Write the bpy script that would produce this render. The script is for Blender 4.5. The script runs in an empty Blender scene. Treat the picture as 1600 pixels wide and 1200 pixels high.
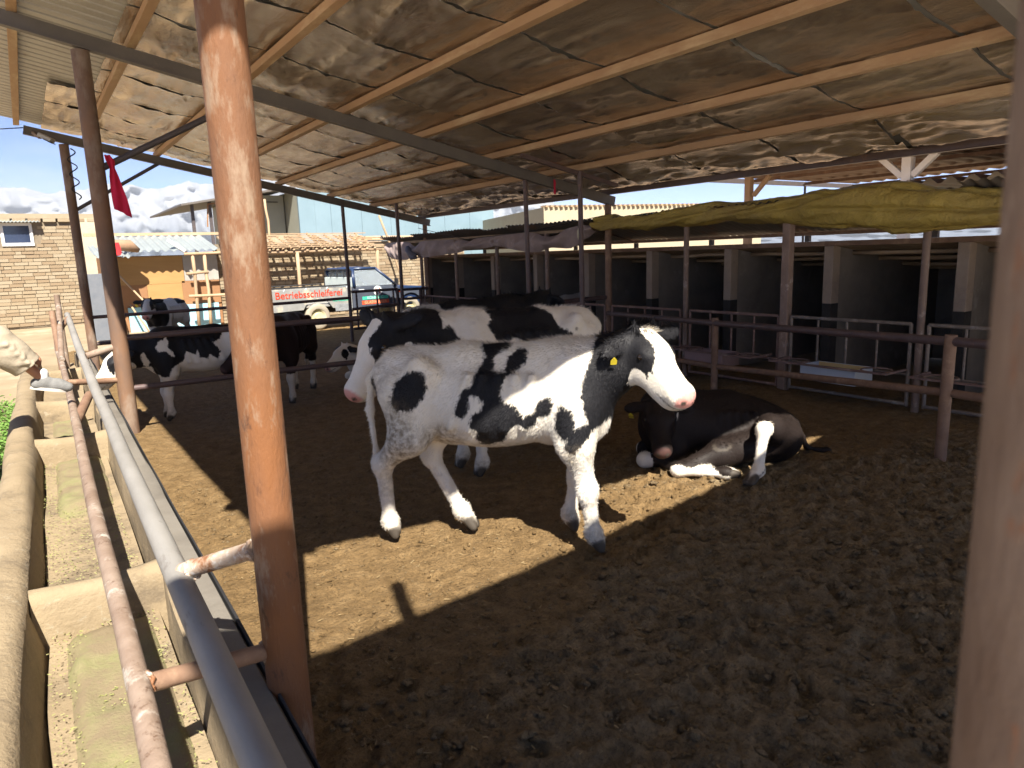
import bpy, math, random
import numpy as np
from mathutils import Matrix, Vector

scene = bpy.context.scene
COL = scene.collection
rng = np.random.default_rng(7)
random.seed(7)
R = math.radians

# ------------------------------------------------------------------ camera
CAM_F, CAM_PITCH, CAM_ROLL, CAM_YAW, CAM_H = 1096.2, 10.563, 1.945, 34.22, 1.7
_p, _r, _y = R(CAM_PITCH), R(CAM_ROLL), R(CAM_YAW)
_fw = np.array([math.sin(_y) * math.cos(_p), math.cos(_y) * math.cos(_p), -math.sin(_p)])
_rt = np.array([math.cos(_y), -math.sin(_y), 0.0])
_up = np.cross(_rt, _fw)
_cr = _rt * math.cos(_r) - _up * math.sin(_r)
_cu = _up * math.cos(_r) + _rt * math.sin(_r)
cam_data = bpy.data.cameras.new('camera')
cam_data.sensor_width = 36.0
cam_data.lens = 36.0 * CAM_F / 1600.0
cam_data.clip_start = 0.05
cam_data.clip_end = 60000.0
cam_data.dof.use_dof = True
cam_data.dof.focus_distance = 4.6
cam_data.dof.aperture_fstop = 5.0
cam = bpy.data.objects.new('camera', cam_data)
COL.objects.link(cam)
cam.matrix_world = Matrix(((_cr[0], _cu[0], -_fw[0], 0), (_cr[1], _cu[1], -_fw[1], 0),
                           (_cr[2], _cu[2], -_fw[2], CAM_H), (0, 0, 0, 1)))
scene.camera = cam

# ------------------------------------------------------------------ sky and sun
SUN_AZ, SUN_EL = 17.0, 50.0          # the light travels towards this bearing (clockwise from +Y)
world = bpy.data.worlds.new('World')
scene.world = world
world.use_nodes = True
wn, wl = world.node_tree.nodes, world.node_tree.links
sky = wn.new('ShaderNodeTexSky')
sky.sky_type = 'NISHITA'
sky.sun_disc = False
sky.sun_elevation = R(SUN_EL)
sky.sun_rotation = R(SUN_AZ + 180)
sky.altitude = 4500
sky.air_density = 0.45
sky.dust_density = 0.0
sky.ozone_density = 6.0
wbg = wn['Background']
wbg.inputs['Strength'].default_value = 0.05
# thin high cloud
wtc = wn.new('ShaderNodeTexCoord')
wmp = wn.new('ShaderNodeMapping')
wmp.inputs['Scale'].default_value = (2.2, 2.2, 9.0)
wno = wn.new('ShaderNodeTexNoise')
wno.inputs['Scale'].default_value = 1.6
wno.inputs['Detail'].default_value = 7
wno.inputs['Roughness'].default_value = 0.6
wrp = wn.new('ShaderNodeValToRGB')
wrp.color_ramp.elements[0].position = 0.5
wrp.color_ramp.elements[1].position = 0.78
wrp.color_ramp.elements[1].color = (0.75, 0.75, 0.75, 1)
wmx = wn.new('ShaderNodeMixRGB')
wmx.inputs['Color2'].default_value = (2.6, 3.0, 3.6, 1)
wl.new(wtc.outputs['Generated'], wmp.inputs['Vector'])
wl.new(wmp.outputs['Vector'], wno.inputs['Vector'])
wl.new(wno.outputs['Fac'], wrp.inputs['Fac'])
wl.new(wrp.outputs['Color'], wmx.inputs['Fac'])
wl.new(sky.outputs['Color'], wmx.inputs['Color1'])
wl.new(wmx.outputs['Color'], wbg.inputs['Color'])

sd = bpy.data.lights.new('sun', 'SUN')
sd.energy = 2.8
sd.angle = R(0.55)
sd.color = (1.0, 0.93, 0.82)
sun = bpy.data.objects.new('sun', sd)
COL.objects.link(sun)
_sdir = Vector((math.sin(R(SUN_AZ)) * math.cos(R(SUN_EL)), math.cos(R(SUN_AZ)) * math.cos(R(SUN_EL)), -math.sin(R(SUN_EL))))
sun.rotation_euler = _sdir.to_track_quat('-Z', 'Y').to_euler()
sun.location = (-6, -20, 24)

scene.view_settings.view_transform = 'Standard'
scene.view_settings.look = 'None'
scene.view_settings.gamma = 1.0
scene.view_settings.use_curve_mapping = False
scene.view_settings.exposure = 2.5
scene.cycles.use_denoising = True
scene.cycles.max_bounces = 8
scene.cycles.diffuse_bounces = 5
scene.cycles.glossy_bounces = 4
scene.cycles.sample_clamp_indirect = 8.0

# ------------------------------------------------------------------ numpy noise
def _hash(ix, iy, iz, seed):
    h = (ix * 374761393 + iy * 668265263 + iz * 2147483647 + seed * 974634541) & 0xFFFFFFFF
    h = ((h ^ (h >> 13)) * 1274126177) & 0xFFFFFFFF
    return ((h ^ (h >> 16)) & 0xFFFFFF) / float(0xFFFFFF)

def vnoise(x, y, z=0.0, seed=0):
    """value noise in -1..1"""
    x, y, z = np.broadcast_arrays(np.asarray(x, float), np.asarray(y, float), np.asarray(z, float))
    ix, iy, iz = np.floor(x).astype(np.int64), np.floor(y).astype(np.int64), np.floor(z).astype(np.int64)
    fx, fy, fz = x - ix, y - iy, z - iz
    fx, fy, fz = [f * f * f * (f * (f * 6 - 15) + 10) for f in (fx, fy, fz)]
    out = 0
    for a in (0, 1):
        for b in (0, 1):
            for c in (0, 1):
                w = (fx if a else 1 - fx) * (fy if b else 1 - fy) * (fz if c else 1 - fz)
                out = out + w * _hash(ix + a, iy + b, iz + c, seed)
    return out * 2 - 1

def fbm(x, y, z=0.0, oct=4, seed=0, gain=0.5):
    s, a, f = 0, 1.0, 1.0
    for i in range(oct):
        s = s + a * vnoise(np.asarray(x) * f + 17.3 * i, np.asarray(y) * f - 9.1 * i, np.asarray(z) * f, seed + i)
        a *= gain
        f *= 2.03
    return s

def sstep(a, b, x):
    t = np.clip((x - a) / (b - a), 0, 1)
    return t * t * (3 - 2 * t)

# ------------------------------------------------------------------ materials
def mat(name, c1, c2=None, scale=6.0, rough=0.8, bump=0.0, bscale=None, metal=0.0, c3=None, c3scale=None, c3pos=0.6,
        c3soft=0.06, stretch=(1, 1, 1), objvar=0.0, spec=0.4, detail=6, bdist=0.02, coords='Object', c4=None, c4scale=20.0, c4pos=0.6, c4soft=0.04):
    m = bpy.data.materials.new(name)
    m.use_nodes = True
    n, l = m.node_tree.nodes, m.node_tree.links
    bs = n['Principled BSDF']
    bs.inputs['Roughness'].default_value = rough
    bs.inputs['Metallic'].default_value = metal
    bs.inputs['Specular IOR Level'].default_value = spec
    tc = n.new('ShaderNodeTexCoord')
    mp = n.new('ShaderNodeMapping')
    mp.inputs['Scale'].default_value = stretch
    l.new(tc.outputs[coords], mp.inputs['Vector'])
    c2 = c2 or tuple(v * 0.75 for v in c1)
    ns = n.new('ShaderNodeTexNoise')
    ns.inputs['Scale'].default_value = scale
    ns.inputs['Detail'].default_value = detail
    ns.inputs['Roughness'].default_value = 0.62
    l.new(mp.outputs['Vector'], ns.inputs['Vector'])
    rp = n.new('ShaderNodeValToRGB')
    rp.color_ramp.elements[0].position = 0.33
    rp.color_ramp.elements[1].position = 0.67
    rp.color_ramp.elements[0].color = (*c1, 1)
    rp.color_ramp.elements[1].color = (*c2, 1)
    l.new(ns.outputs['Fac'], rp.inputs['Fac'])
    col = rp.outputs['Color']
    if c3 is not None:
        n3 = n.new('ShaderNodeTexNoise')
        n3.inputs['Scale'].default_value = c3scale or scale * 0.6
        n3.inputs['Detail'].default_value = 8
        n3.inputs['Roughness'].default_value = 0.7
        l.new(mp.outputs['Vector'], n3.inputs['Vector'])
        r3 = n.new('ShaderNodeValToRGB')
        r3.color_ramp.elements[0].position = c3pos - c3soft
        r3.color_ramp.elements[1].position = c3pos + c3soft
        l.new(n3.outputs['Fac'], r3.inputs['Fac'])
        mx = n.new('ShaderNodeMixRGB')
        l.new(r3.outputs['Color'], mx.inputs['Fac'])
        l.new(col, mx.inputs['Color1'])
        mx.inputs['Color2'].default_value = (*c3, 1)
        col = mx.outputs['Color']
    if c4 is not None:
        n4 = n.new('ShaderNodeTexNoise')
        n4.inputs['Scale'].default_value = c4scale
        n4.inputs['Detail'].default_value = 9
        n4.inputs['Roughness'].default_value = 0.78
        n4.inputs['Distortion'].default_value = 0.4
        l.new(mp.outputs['Vector'], n4.inputs['Vector'])
        r4 = n.new('ShaderNodeValToRGB')
        r4.color_ramp.elements[0].position = c4pos - c4soft
        r4.color_ramp.elements[1].position = c4pos + c4soft
        l.new(n4.outputs['Fac'], r4.inputs['Fac'])
        m4 = n.new('ShaderNodeMixRGB')
        l.new(r4.outputs['Color'], m4.inputs['Fac'])
        l.new(col, m4.inputs['Color1'])
        m4.inputs['Color2'].default_value = (*c4, 1)
        col = m4.outputs['Color']
    if objvar:
        oi = n.new('ShaderNodeObjectInfo')
        mr = n.new('ShaderNodeMapRange')
        mr.inputs['To Min'].default_value = 1 - objvar
        mr.inputs['To Max'].default_value = 1 + objvar
        l.new(oi.outputs['Random'], mr.inputs['Value'])
        hs = n.new('ShaderNodeHueSaturation')
        l.new(mr.outputs['Result'], hs.inputs['Value'])
        l.new(col, hs.inputs['Color'])
        col = hs.outputs['Color']
    l.new(col, bs.inputs['Base Color'])
    if bump:
        nb = n.new('ShaderNodeTexNoise')
        nb.inputs['Scale'].default_value = bscale or scale * 3
        nb.inputs['Detail'].default_value = 5
        nb.inputs['Roughness'].default_value = 0.65
        l.new(mp.outputs['Vector'], nb.inputs['Vector'])
        bp = n.new('ShaderNodeBump')
        bp.inputs['Strength'].default_value = bump
        bp.inputs['Distance'].default_value = bdist
        l.new(nb.outputs['Fac'], bp.inputs['Height'])
        l.new(bp.outputs['Normal'], bs.inputs['Normal'])
    return m

# ------------------------------------------------------------------ mesh building
class MB:
    def __init__(s):
        s.v, s.f = [], []

    def add(s, vs, fs):
        o = len(s.v)
        s.v.extend([tuple(map(float, p)) for p in vs])
        s.f.extend([tuple(int(i) + o for i in f) for f in fs])
        return s

    def box(s, x0, y0, z0, x1, y1, z1):
        vs = [(x0, y0, z0), (x1, y0, z0), (x1, y1, z0), (x0, y1, z0), (x0, y0, z1), (x1, y0, z1), (x1, y1, z1), (x0, y1, z1)]
        return s.add(vs, [(3, 2, 1, 0), (4, 5, 6, 7), (0, 1, 5, 4), (1, 2, 6, 5), (2, 3, 7, 6), (3, 0, 4, 7)])

    def bar(s, a, b, w, h, up=(0, 0, 1)):
        """rectangular bar from a to b"""
        a, b = np.array(a, float), np.array(b, float)
        d = (b - a) / np.linalg.norm(b - a)
        u = np.array(up, float)
        if abs(d @ u) > 0.98:
            u = np.array([1.0, 0, 0])
        x = np.cross(d, u)
        x /= np.linalg.norm(x)
        u = np.cross(x, d)
        vs = []
        for p in (a, b):
            for sx, su in ((-1, -1), (1, -1), (1, 1), (-1, 1)):
                vs.append(p + x * sx * w / 2 + u * su * h / 2)
        return s.add(vs, [(3, 2, 1, 0), (4, 5, 6, 7), (0, 1, 5, 4), (1, 2, 6, 5), (2, 3, 7, 6), (3, 0, 4, 7)])

    def tube(s, pts, r, n=12, caps=True):
        pts = [np.array(p, float) for p in pts]
        rs = r if hasattr(r, '__len__') else [r] * len(pts)
        vs, fs, prev = [], [], None
        for i, p in enumerate(pts):
            d = pts[min(i + 1, len(pts) - 1)] - pts[max(i - 1, 0)]
            d = d / np.linalg.norm(d)
            if prev is None:
                u = np.array([0, 0, 1.0]) if abs(d[2]) < 0.9 else np.array([1.0, 0, 0])
            else:
                u = prev
            u = u - d * (u @ d)
            u /= np.linalg.norm(u)
            prev = u
            w = np.cross(d, u)
            for k in range(n):
                a = 2 * math.pi * k / n
                vs.append(p + rs[i] * (math.cos(a) * u + math.sin(a) * w))
        for i in range(len(pts) - 1):
            for k in range(n):
                k2 = (k + 1) % n
                fs.append((i * n + k, (i + 1) * n + k, (i + 1) * n + k2, i * n + k2))
        if caps:
            fs.append(tuple(range(n)))
            fs.append(tuple(reversed(range((len(pts) - 1) * n, len(pts) * n))))
        return s.add(vs, fs)

    def grid(s, P, closed_u=False):
        """P: (nu, nv, 3)"""
        nu, nv = P.shape[:2]
        fs = []
        for i in range(nu if closed_u else nu - 1):
            i2 = (i + 1) % nu
            for j in range(nv - 1):
                fs.append((i * nv + j, i2 * nv + j, i2 * nv + j + 1, i * nv + j + 1))
        return s.add(P.reshape(-1, 3), fs)

    def prism(s, poly, axis, a, b):
        """poly: 2D points; extrude along axis ('x','y','z') from a to b"""
        def p3(q, t):
            return {'x': (t, q[0], q[1]), 'y': (q[0], t, q[1]), 'z': (q[0], q[1], t)}[axis]
        n = len(poly)
        vs = [p3(q, a) for q in poly] + [p3(q, b) for q in poly]
        fs = [tuple(range(n)), tuple(reversed(range(n, 2 * n)))]
        fs += [(i, i + n, (i + 1) % n + n, (i + 1) % n) for i in range(n)]
        return s.add(vs, fs)

    def lathe(s, prof, c, axis='y', n=24):
        """prof: (r, t) pairs about axis through c"""
        c = np.array(c, float)
        vs, fs = [], []
        for r_, t in prof:
            for k in range(n):
                a = 2 * math.pi * k / n
                q = (r_ * math.cos(a), r_ * math.sin(a))
                vs.append(c + np.array({'x': (t, q[0], q[1]), 'y': (q[0], t, q[1]), 'z': (q[0], q[1], t)}[axis]))
        for i in range(len(prof) - 1):
            for k in range(n):
                k2 = (k + 1) % n
                fs.append((i * n + k, (i + 1) * n + k, (i + 1) * n + k2, i * n + k2))
        return s.add(vs, fs)

def newmesh(name, v, f, smooth=False):
    me = bpy.data.meshes.new(name)
    v = np.asarray(v, dtype=np.float64)
    me.from_pydata(v.tolist() if len(v) < 5 else v, [], f if isinstance(f, list) else f.tolist())
    me.validate()
    me.update()
    if smooth:
        me.polygons.foreach_set('use_smooth', np.ones(len(me.polygons), dtype=bool))
    return me

def fixnormals(me):
    import bmesh
    bm = bmesh.new()
    bm.from_mesh(me)
    bmesh.ops.recalc_face_normals(bm, faces=bm.faces)
    bm.to_mesh(me)
    bm.free()

def thing(name, label, cat, loc=(0, 0, 0), group=None):
    o = bpy.data.objects.new(name, None)
    o.empty_display_size = 0.2
    COL.objects.link(o)
    o.location = loc
    o['label'] = label
    o['category'] = cat
    if group:
        o['group'] = group
    return o

def wloc(o):
    p = Vector((0, 0, 0))
    while o is not None:
        p += o.location
        o = o.parent
    return p

def part(name, mb, m, parent=None, smooth=False, bevel=0.0, autosmooth=None, label=None, kind=None):
    """mb holds WORLD coordinates; the object is placed under parent (no rotation anywhere)."""
    off = np.array(wloc(parent)) if parent is not None else np.zeros(3)
    v = np.array(mb.v) - off
    c = np.zeros(3)
    if parent is None:
        c = np.array([(v[:, 0].min() + v[:, 0].max()) / 2, (v[:, 1].min() + v[:, 1].max()) / 2, v[:, 2].min()])
    me = newmesh(name, v - c, mb.f)
    fixnormals(me)
    if smooth:
        me.polygons.foreach_set('use_smooth', np.ones(len(me.polygons), dtype=bool))
        if autosmooth:
            me.set_sharp_from_angle(angle=R(autosmooth))
    me.materials.append(m)
    o = bpy.data.objects.new(name, me)
    COL.objects.link(o)
    o.location = c
    if parent is not None:
        o.parent = parent
    if bevel:
        b = o.modifiers.new('bevel', 'BEVEL')
        b.width = bevel
        b.segments = 2
        b.limit_method = 'ANGLE'
    if label:
        o['label'] = label
    if kind:
        o['kind'] = kind
    return o

def tag(o, label, cat, group=None):
    o['label'] = label
    o['category'] = cat
    if group:
        o['group'] = group
    return o

def tube_part(name, pts, r, m, parent, n=14, label=None):
    return part(name, MB().tube(pts, r, n), m, parent, smooth=True, autosmooth=50, label=label)

def rough_path(a, b, n, amp, seed):
    """slightly crooked line"""
    a, b = np.array(a, float), np.array(b, float)
    t = np.linspace(0, 1, n)
    P = a + (b - a) * t[:, None]
    for k in range(3):
        P[:, k] += amp * vnoise(t * n * 0.45, k * 7.7, seed, seed) * np.sin(np.pi * t) ** 0.5
    return P

# ------------------------------------------------------------------ implicit surfaces (smooth unions) for bodies
class SDF:
    """union of tapered capsules and ellipsoids, meshed by surface nets"""
    def __init__(s):
        s.pr = []

    def cone(s, a, b, ra, rb, k=0.05, tag=0):
        s.pr.append(('c', np.array(a, float), np.array(b, float), float(ra), float(rb), k, tag))
        return s

    def chain(s, pts, rs, k=0.04, tag=0):
        for i in range(len(pts) - 1):
            s.cone(pts[i], pts[i + 1], rs[i], rs[i + 1], k, tag)
        return s

    def ell(s, c, r, rot=None, k=0.05, tag=0):
        s.pr.append(('e', np.array(c, float), np.array(r, float), np.eye(3) if rot is None else np.asarray(rot, float), None, k, tag))
        return s

    def _d(s, p, P):
        if p[0] == 'c':
            a, b, ra, rb = p[1:5]
            ab = b - a
            t = np.clip(((P - a) @ ab) / (ab @ ab + 1e-12), 0, 1)
            q = P - a - t[..., None] * ab
            return np.sqrt((q * q).sum(-1)) - (ra + (rb - ra) * t)
        c, r, rot = p[1:4]
        q = (P - c) @ rot
        k0 = np.sqrt(((q / r) ** 2).sum(-1))
        k1 = np.sqrt(((q / (r * r)) ** 2).sum(-1)) + 1e-9
        return k0 * (k0 - 1) / k1

    def _bb(s, p):
        if p[0] == 'c':
            r = max(p[3], p[4])
            return np.minimum(p[1], p[2]) - r, np.maximum(p[1], p[2]) + r
        r = p[2].max()
        return p[1] - r, p[1] + r

    def mesh(s, h, floor=None, clip=()):
        lo = np.min([s._bb(p)[0] for p in s.pr], 0) - 3 * h
        hi = np.max([s._bb(p)[1] for p in s.pr], 0) + 3 * h
        n = np.ceil((hi - lo) / h).astype(int) + 1
        ax = [lo[i] + h * np.arange(n[i]) for i in range(3)]
        F = np.full(n, 0.3)
        for p in s.pr:
            a, b = s._bb(p)
            m = p[5] + 3 * h + 0.02
            i0 = np.maximum(np.floor((a - m - lo) / h).astype(int), 0)
            i1 = np.minimum(np.ceil((b + m - lo) / h).astype(int) + 1, n)
            g = np.stack(np.meshgrid(*[ax[i][i0[i]:i1[i]] for i in range(3)], indexing='ij'), -1)
            d = s._d(p, g)
            sl = tuple(slice(i0[i], i1[i]) for i in range(3))
            f = F[sl]
            k = p[5]
            hh = np.maximum(k - np.abs(f - d), 0) / k
            F[sl] = np.minimum(f, d) - hh * hh * k * 0.25
        if floor is not None:
            F = np.maximum(F, (floor - ax[2])[None, None, :])
        if clip:
            G = np.stack(np.meshgrid(*ax, indexing='ij'), -1)
            for cp, cn in clip:
                F = np.maximum(F, (G - np.asarray(cp)) @ np.asarray(cn))
        return surface_nets(F, lo, h)

    def nearest_tag(s, V, tags):
        """distance to the primitives carrying each tag"""
        return {t: np.min([s._d(p, V) for p in s.pr if p[6] == t], 0) for t in tags if any(p[6] == t for p in s.pr)}

def surface_nets(F, lo, h):
    S = F < 0
    nx, ny, nz = F.shape
    cor = [(a, b, c) for a in (0, 1) for b in (0, 1) for c in (0, 1)]
    sl = lambda o, n: slice(o, n - 1 + o)
    cnt = sum(S[sl(a, nx), sl(b, ny), sl(c, nz)].astype(np.int8) for a, b, c in cor)
    act = (cnt > 0) & (cnt < 8)
    idx = np.argwhere(act)
    vid = np.full(act.shape, -1, dtype=np.int64)
    vid[act] = np.arange(len(idx))
    acc = np.zeros((len(idx), 3))
    num = np.zeros(len(idx))
    for i, p in enumerate(cor):
        for ax in range(3):
            if p[ax] == 0:
                q = list(p)
                q[ax] = 1
                fa = F[idx[:, 0] + p[0], idx[:, 1] + p[1], idx[:, 2] + p[2]]
                fb = F[idx[:, 0] + q[0], idx[:, 1] + q[1], idx[:, 2] + q[2]]
                m = (fa < 0) != (fb < 0)
                t = np.where(m, fa / (fa - fb + 1e-20), 0)
                e = np.tile(np.array(p, float), (len(idx), 1))
                e[:, ax] += t
                acc += e * m[:, None]
                num += m
    V = lo + h * (idx + acc / num[:, None])
    faces = []
    for ax in range(3):
        o1, o2 = [(1, 2), (2, 0), (0, 1)][ax]
        A = np.moveaxis(S, (ax, o1, o2), (0, 1, 2))
        W = np.moveaxis(vid, (ax, o1, o2), (0, 1, 2))
        d = A[:-1, 1:-1, 1:-1] != A[1:, 1:-1, 1:-1]
        e = np.argwhere(d)
        ins = A[e[:, 0], e[:, 1] + 1, e[:, 2] + 1]
        q = np.stack([W[e[:, 0], e[:, 1], e[:, 2]], W[e[:, 0], e[:, 1] + 1, e[:, 2]],
                      W[e[:, 0], e[:, 1] + 1, e[:, 2] + 1], W[e[:, 0], e[:, 1], e[:, 2] + 1]], 1)
        q[~ins] = q[~ins][:, ::-1]
        faces.append(q)
    Fc = np.concatenate(faces)
    # one light relaxation for an even surface
    for lam in (0.5, 0.5):
        acc = np.zeros_like(V)
        num = np.zeros(len(V))
        for a, b in ((0, 1), (1, 2), (2, 3), (3, 0)):
            np.add.at(acc, Fc[:, a], V[Fc[:, b]])
            np.add.at(num, Fc[:, a], 1)
        V = V * (1 - lam) + lam * acc / np.maximum(num, 1)[:, None]
    return V, Fc

def fast_mesh(name, V, Fq, smooth=True):
    me = bpy.data.meshes.new(name)
    n, k = Fq.shape
    me.vertices.add(len(V))
    me.vertices.foreach_set('co', np.asarray(V, dtype=np.float32).ravel())
    me.loops.add(n * k)
    me.loops.foreach_set('vertex_index', Fq.astype(np.int32).ravel())
    me.polygons.add(n)
    me.polygons.foreach_set('loop_start', (np.arange(n) * k).astype(np.int32))
    me.polygons.foreach_set('loop_total', np.full(n, k, dtype=np.int32))
    me.update(calc_edges=True)
    me.validate()
    if smooth:
        me.polygons.foreach_set('use_smooth', np.ones(len(me.polygons), dtype=bool))
    return me

def rot_from(fwd, up):
    """columns: forward, left, up"""
    f = np.array(fwd, float)
    f /= np.linalg.norm(f)
    l = np.cross(up, f)
    l /= np.linalg.norm(l)
    return np.stack([f, l, np.cross(f, l)], 1)
# ------------------------------------------------------------------ shared materials
M_MUD = None
def mud_material():
    m = bpy.data.materials.new('pen_mud')
    m.use_nodes = True
    n, l = m.node_tree.nodes, m.node_tree.links
    bs = n['Principled BSDF']
    bs.inputs['Roughness'].default_value = 0.85
    bs.inputs['Specular IOR Level'].default_value = 0.25
    tc = n.new('ShaderNodeTexCoord')
    at = n.new('ShaderNodeAttribute')
    at.attribute_name = 'mud_alt'
    def noise(s, d, r=.65):
        q = n.new('ShaderNodeTexNoise')
        q.inputs['Scale'].default_value = s
        q.inputs['Detail'].default_value = d
        q.inputs['Roughness'].default_value = r
        l.new(tc.outputs['Object'], q.inputs['Vector'])
        return q.outputs['Fac']
    def ramp(v, stops):
        q = n.new('ShaderNodeValToRGB')
        e = q.color_ramp.elements
        while len(e) < len(stops):
            e.new(.5)
        for k, (p, c) in enumerate(stops):
            e[k].position = p
            e[k].color = (*c, 1)
        l.new(v, q.inputs['Fac'])
        return q.outputs['Color']
    dry = ramp(noise(9, 8, .7), [(.3, (.15, .093, .038)), (.5, (.225, .143, .062)), (.7, (.30, .20, .094))])  # first mud ramp, yellower
    mud_alt = ramp(noise(11, 8, .75), [(.30, (.115, .080, .042)), (.5, (.225, .163, .090)), (.72, (.36, .27, .155))])  # second mud ramp, greyer and with more contrast than the first
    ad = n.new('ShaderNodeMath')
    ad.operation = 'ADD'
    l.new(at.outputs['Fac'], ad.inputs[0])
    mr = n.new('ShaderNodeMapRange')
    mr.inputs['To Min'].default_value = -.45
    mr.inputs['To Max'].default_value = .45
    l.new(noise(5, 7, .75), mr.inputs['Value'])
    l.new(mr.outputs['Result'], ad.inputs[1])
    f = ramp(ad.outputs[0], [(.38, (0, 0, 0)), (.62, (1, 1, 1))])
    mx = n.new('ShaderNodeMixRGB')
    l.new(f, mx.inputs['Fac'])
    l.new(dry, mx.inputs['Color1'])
    l.new(mud_alt, mx.inputs['Color2'])
    # fine crumbly speckle
    sk = ramp(noise(70, 6, .8), [(.34, (.45, .45, .45)), (.5, (1, 1, 1)), (.66, (1.0, 1.0, 1.0))])
    ml = n.new('ShaderNodeMixRGB')
    ml.blend_type = 'MULTIPLY'
    ml.inputs['Fac'].default_value = 1.0
    l.new(mx.outputs['Color'], ml.inputs['Color1'])
    l.new(sk, ml.inputs['Color2'])
    sb = ramp(noise(48, 5, .75), [(.60, (0, 0, 0)), (.70, (.55, .55, .55))])
    mx = n.new('ShaderNodeMixRGB')
    l.new(sb, mx.inputs['Fac'])
    l.new(ml.outputs['Color'], mx.inputs['Color1'])
    mx.inputs['Color2'].default_value = (.30, .215, .115, 1)
    # chopped straw flecks
    st = ramp(noise(95, 3, .6), [(.66, (0, 0, 0)), (.74, (.45, .45, .45))])
    m2 = n.new('ShaderNodeMixRGB')
    l.new(st, m2.inputs['Fac'])
    l.new(mx.outputs['Color'], m2.inputs['Color1'])
    m2.inputs['Color2'].default_value = (.34, .26, .14, 1)
    l.new(m2.outputs['Color'], bs.inputs['Base Color'])
    bp = n.new('ShaderNodeBump')
    bp.inputs['Strength'].default_value = 1.0
    bp.inputs['Distance'].default_value = 0.045
    l.new(noise(30, 9, .72), bp.inputs['Height'])
    l.new(bp.outputs['Normal'], bs.inputs['Normal'])
    return m
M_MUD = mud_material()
M_DIRT = mat('yard_dirt', (.31, .24, .155), (.24, .185, .115), 1.4, .95, .5, 20, c3=(.40, .33, .23), c3scale=.5, bdist=.03)
M_CONC = mat('trough_plaster', (.27, .21, .132), (.205, .157, .096), 3.2, .92, .6, 30, c3=(.13, .10, .066), c3scale=3.4, c3pos=.60, c3soft=.08, bdist=.015, c4=(.28, .235, .165), c4scale=14, c4pos=.62)
M_CONCD = mat('trough_kerb', (.165, .15, .128), (.125, .112, .095), 3, .9, .35, 30, bdist=.012)
M_RUST = mat('orange_rusted_pipe', (.175, .070, .024), (.135, .068, .038), 4, .78, .8, 55, c3=(.225, .155, .105), c3scale=9, c3pos=.58, c3soft=.05, stretch=(1, 1, .3), bdist=.006, c4=(.070, .032, .018), c4scale=16, c4pos=.62, c4soft=.05)
M_RUST2 = mat('dull_rusted_pipe', (.17, .095, .060), (.24, .15, .10), 7, .7, .25, 60, c3=(.31, .20, .13), c3scale=5, c3pos=.6, bdist=.004)
M_RUSTW = mat('flaking_pipe', (.30, .19, .12), (.42, .34, .27), 9, .75, .6, 60, c3=(.20, .085, .035), c3scale=12, c3pos=.56, bdist=.006, c4=(.50, .46, .41), c4scale=20, c4pos=.58)
M_NEARPOST = mat('weathered_brown_post', (.115, .072, .050), (.20, .145, .11), 12, .75, .8, 90, c3=(.30, .24, .20), c3scale=16, c3pos=.60, c3soft=.05, stretch=(1, 1, .3), bdist=.005, c4=(.21, .075, .028), c4scale=22, c4pos=.60, c4soft=.04)
M_WHITEPIPE = mat('worn_pale_pipe', (.27, .205, .16), (.17, .115, .082), 6, .7, .6, 50, c3=(.42, .38, .33), c3scale=5, c3pos=.60, c3soft=.04, bdist=.006, c4=(.11, .065, .042), c4scale=18, c4pos=.60)
M_GALV = mat('grey_rail', (.265, .255, .24), (.195, .185, .17), 5, .65, .5, 40, c3=(.12, .10, .085), c3scale=9, c3pos=.64, c3soft=.05, stretch=(1, .3, 1), bdist=.004)
M_DARKPIPE = mat('dark_steel', (.060, .052, .056), (.085, .070, .068), 8, .55, .2, 60, c3=(.15, .085, .06), c3scale=6, c3pos=.66, bdist=.003)
M_DARKRAIL = mat('brown_black_rail', (.080, .052, .052), (.11, .075, .070), 8, .5, .2, 60, c3=(.18, .10, .07), c3scale=7, c3pos=.64, bdist=.003)
M_BEAM = mat('grey_brown_beam', (.105, .092, .084), (.13, .115, .10), 4, .6, .1, 40, c3=(.19, .15, .12), c3scale=3, c3pos=.7)
M_PURLIN = mat('tan_purlin', (.43, .28, .16), (.32, .19, .105), 3, .75, .25, 40, c3=(.52, .38, .23), c3scale=3, c3pos=.58, c3soft=.08, stretch=(1, .25, 1), bdist=.004, objvar=.12)
M_CORR = mat('roof_metal', (.40, .38, .345), (.33, .31, .28), 2, .5, .1, 20, metal=.25, c3=(.25, .19, .14), c3scale=1.5, c3pos=.66)
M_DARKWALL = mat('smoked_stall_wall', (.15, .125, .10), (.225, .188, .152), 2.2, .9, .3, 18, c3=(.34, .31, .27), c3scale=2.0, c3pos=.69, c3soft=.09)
M_PILLAR = mat('plastered_pier', (.34, .26, .195), (.27, .20, .15), 3, .9, .3, 25, c3=(.24, .18, .14), c3scale=4, c3pos=.62)
M_TIN = mat('pale_tin', (.34, .375, .375), (.28, .31, .31), 2, .45, .0, metal=.3, c3=(.40, .36, .30), c3scale=2.5, c3pos=.66)
M_WOOD = mat('weathered_wood', (.42, .30, .19), (.33, .225, .135), 5, .85, .3, 30, stretch=(1, 1, .3), objvar=.18, bdist=.006)
M_BLACK = mat('matt_black', (.02, .02, .022), rough=.7)

# ------------------------------------------------------------------ ground
def structure(o):
    o['kind'] = 'structure'
    return o

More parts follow.
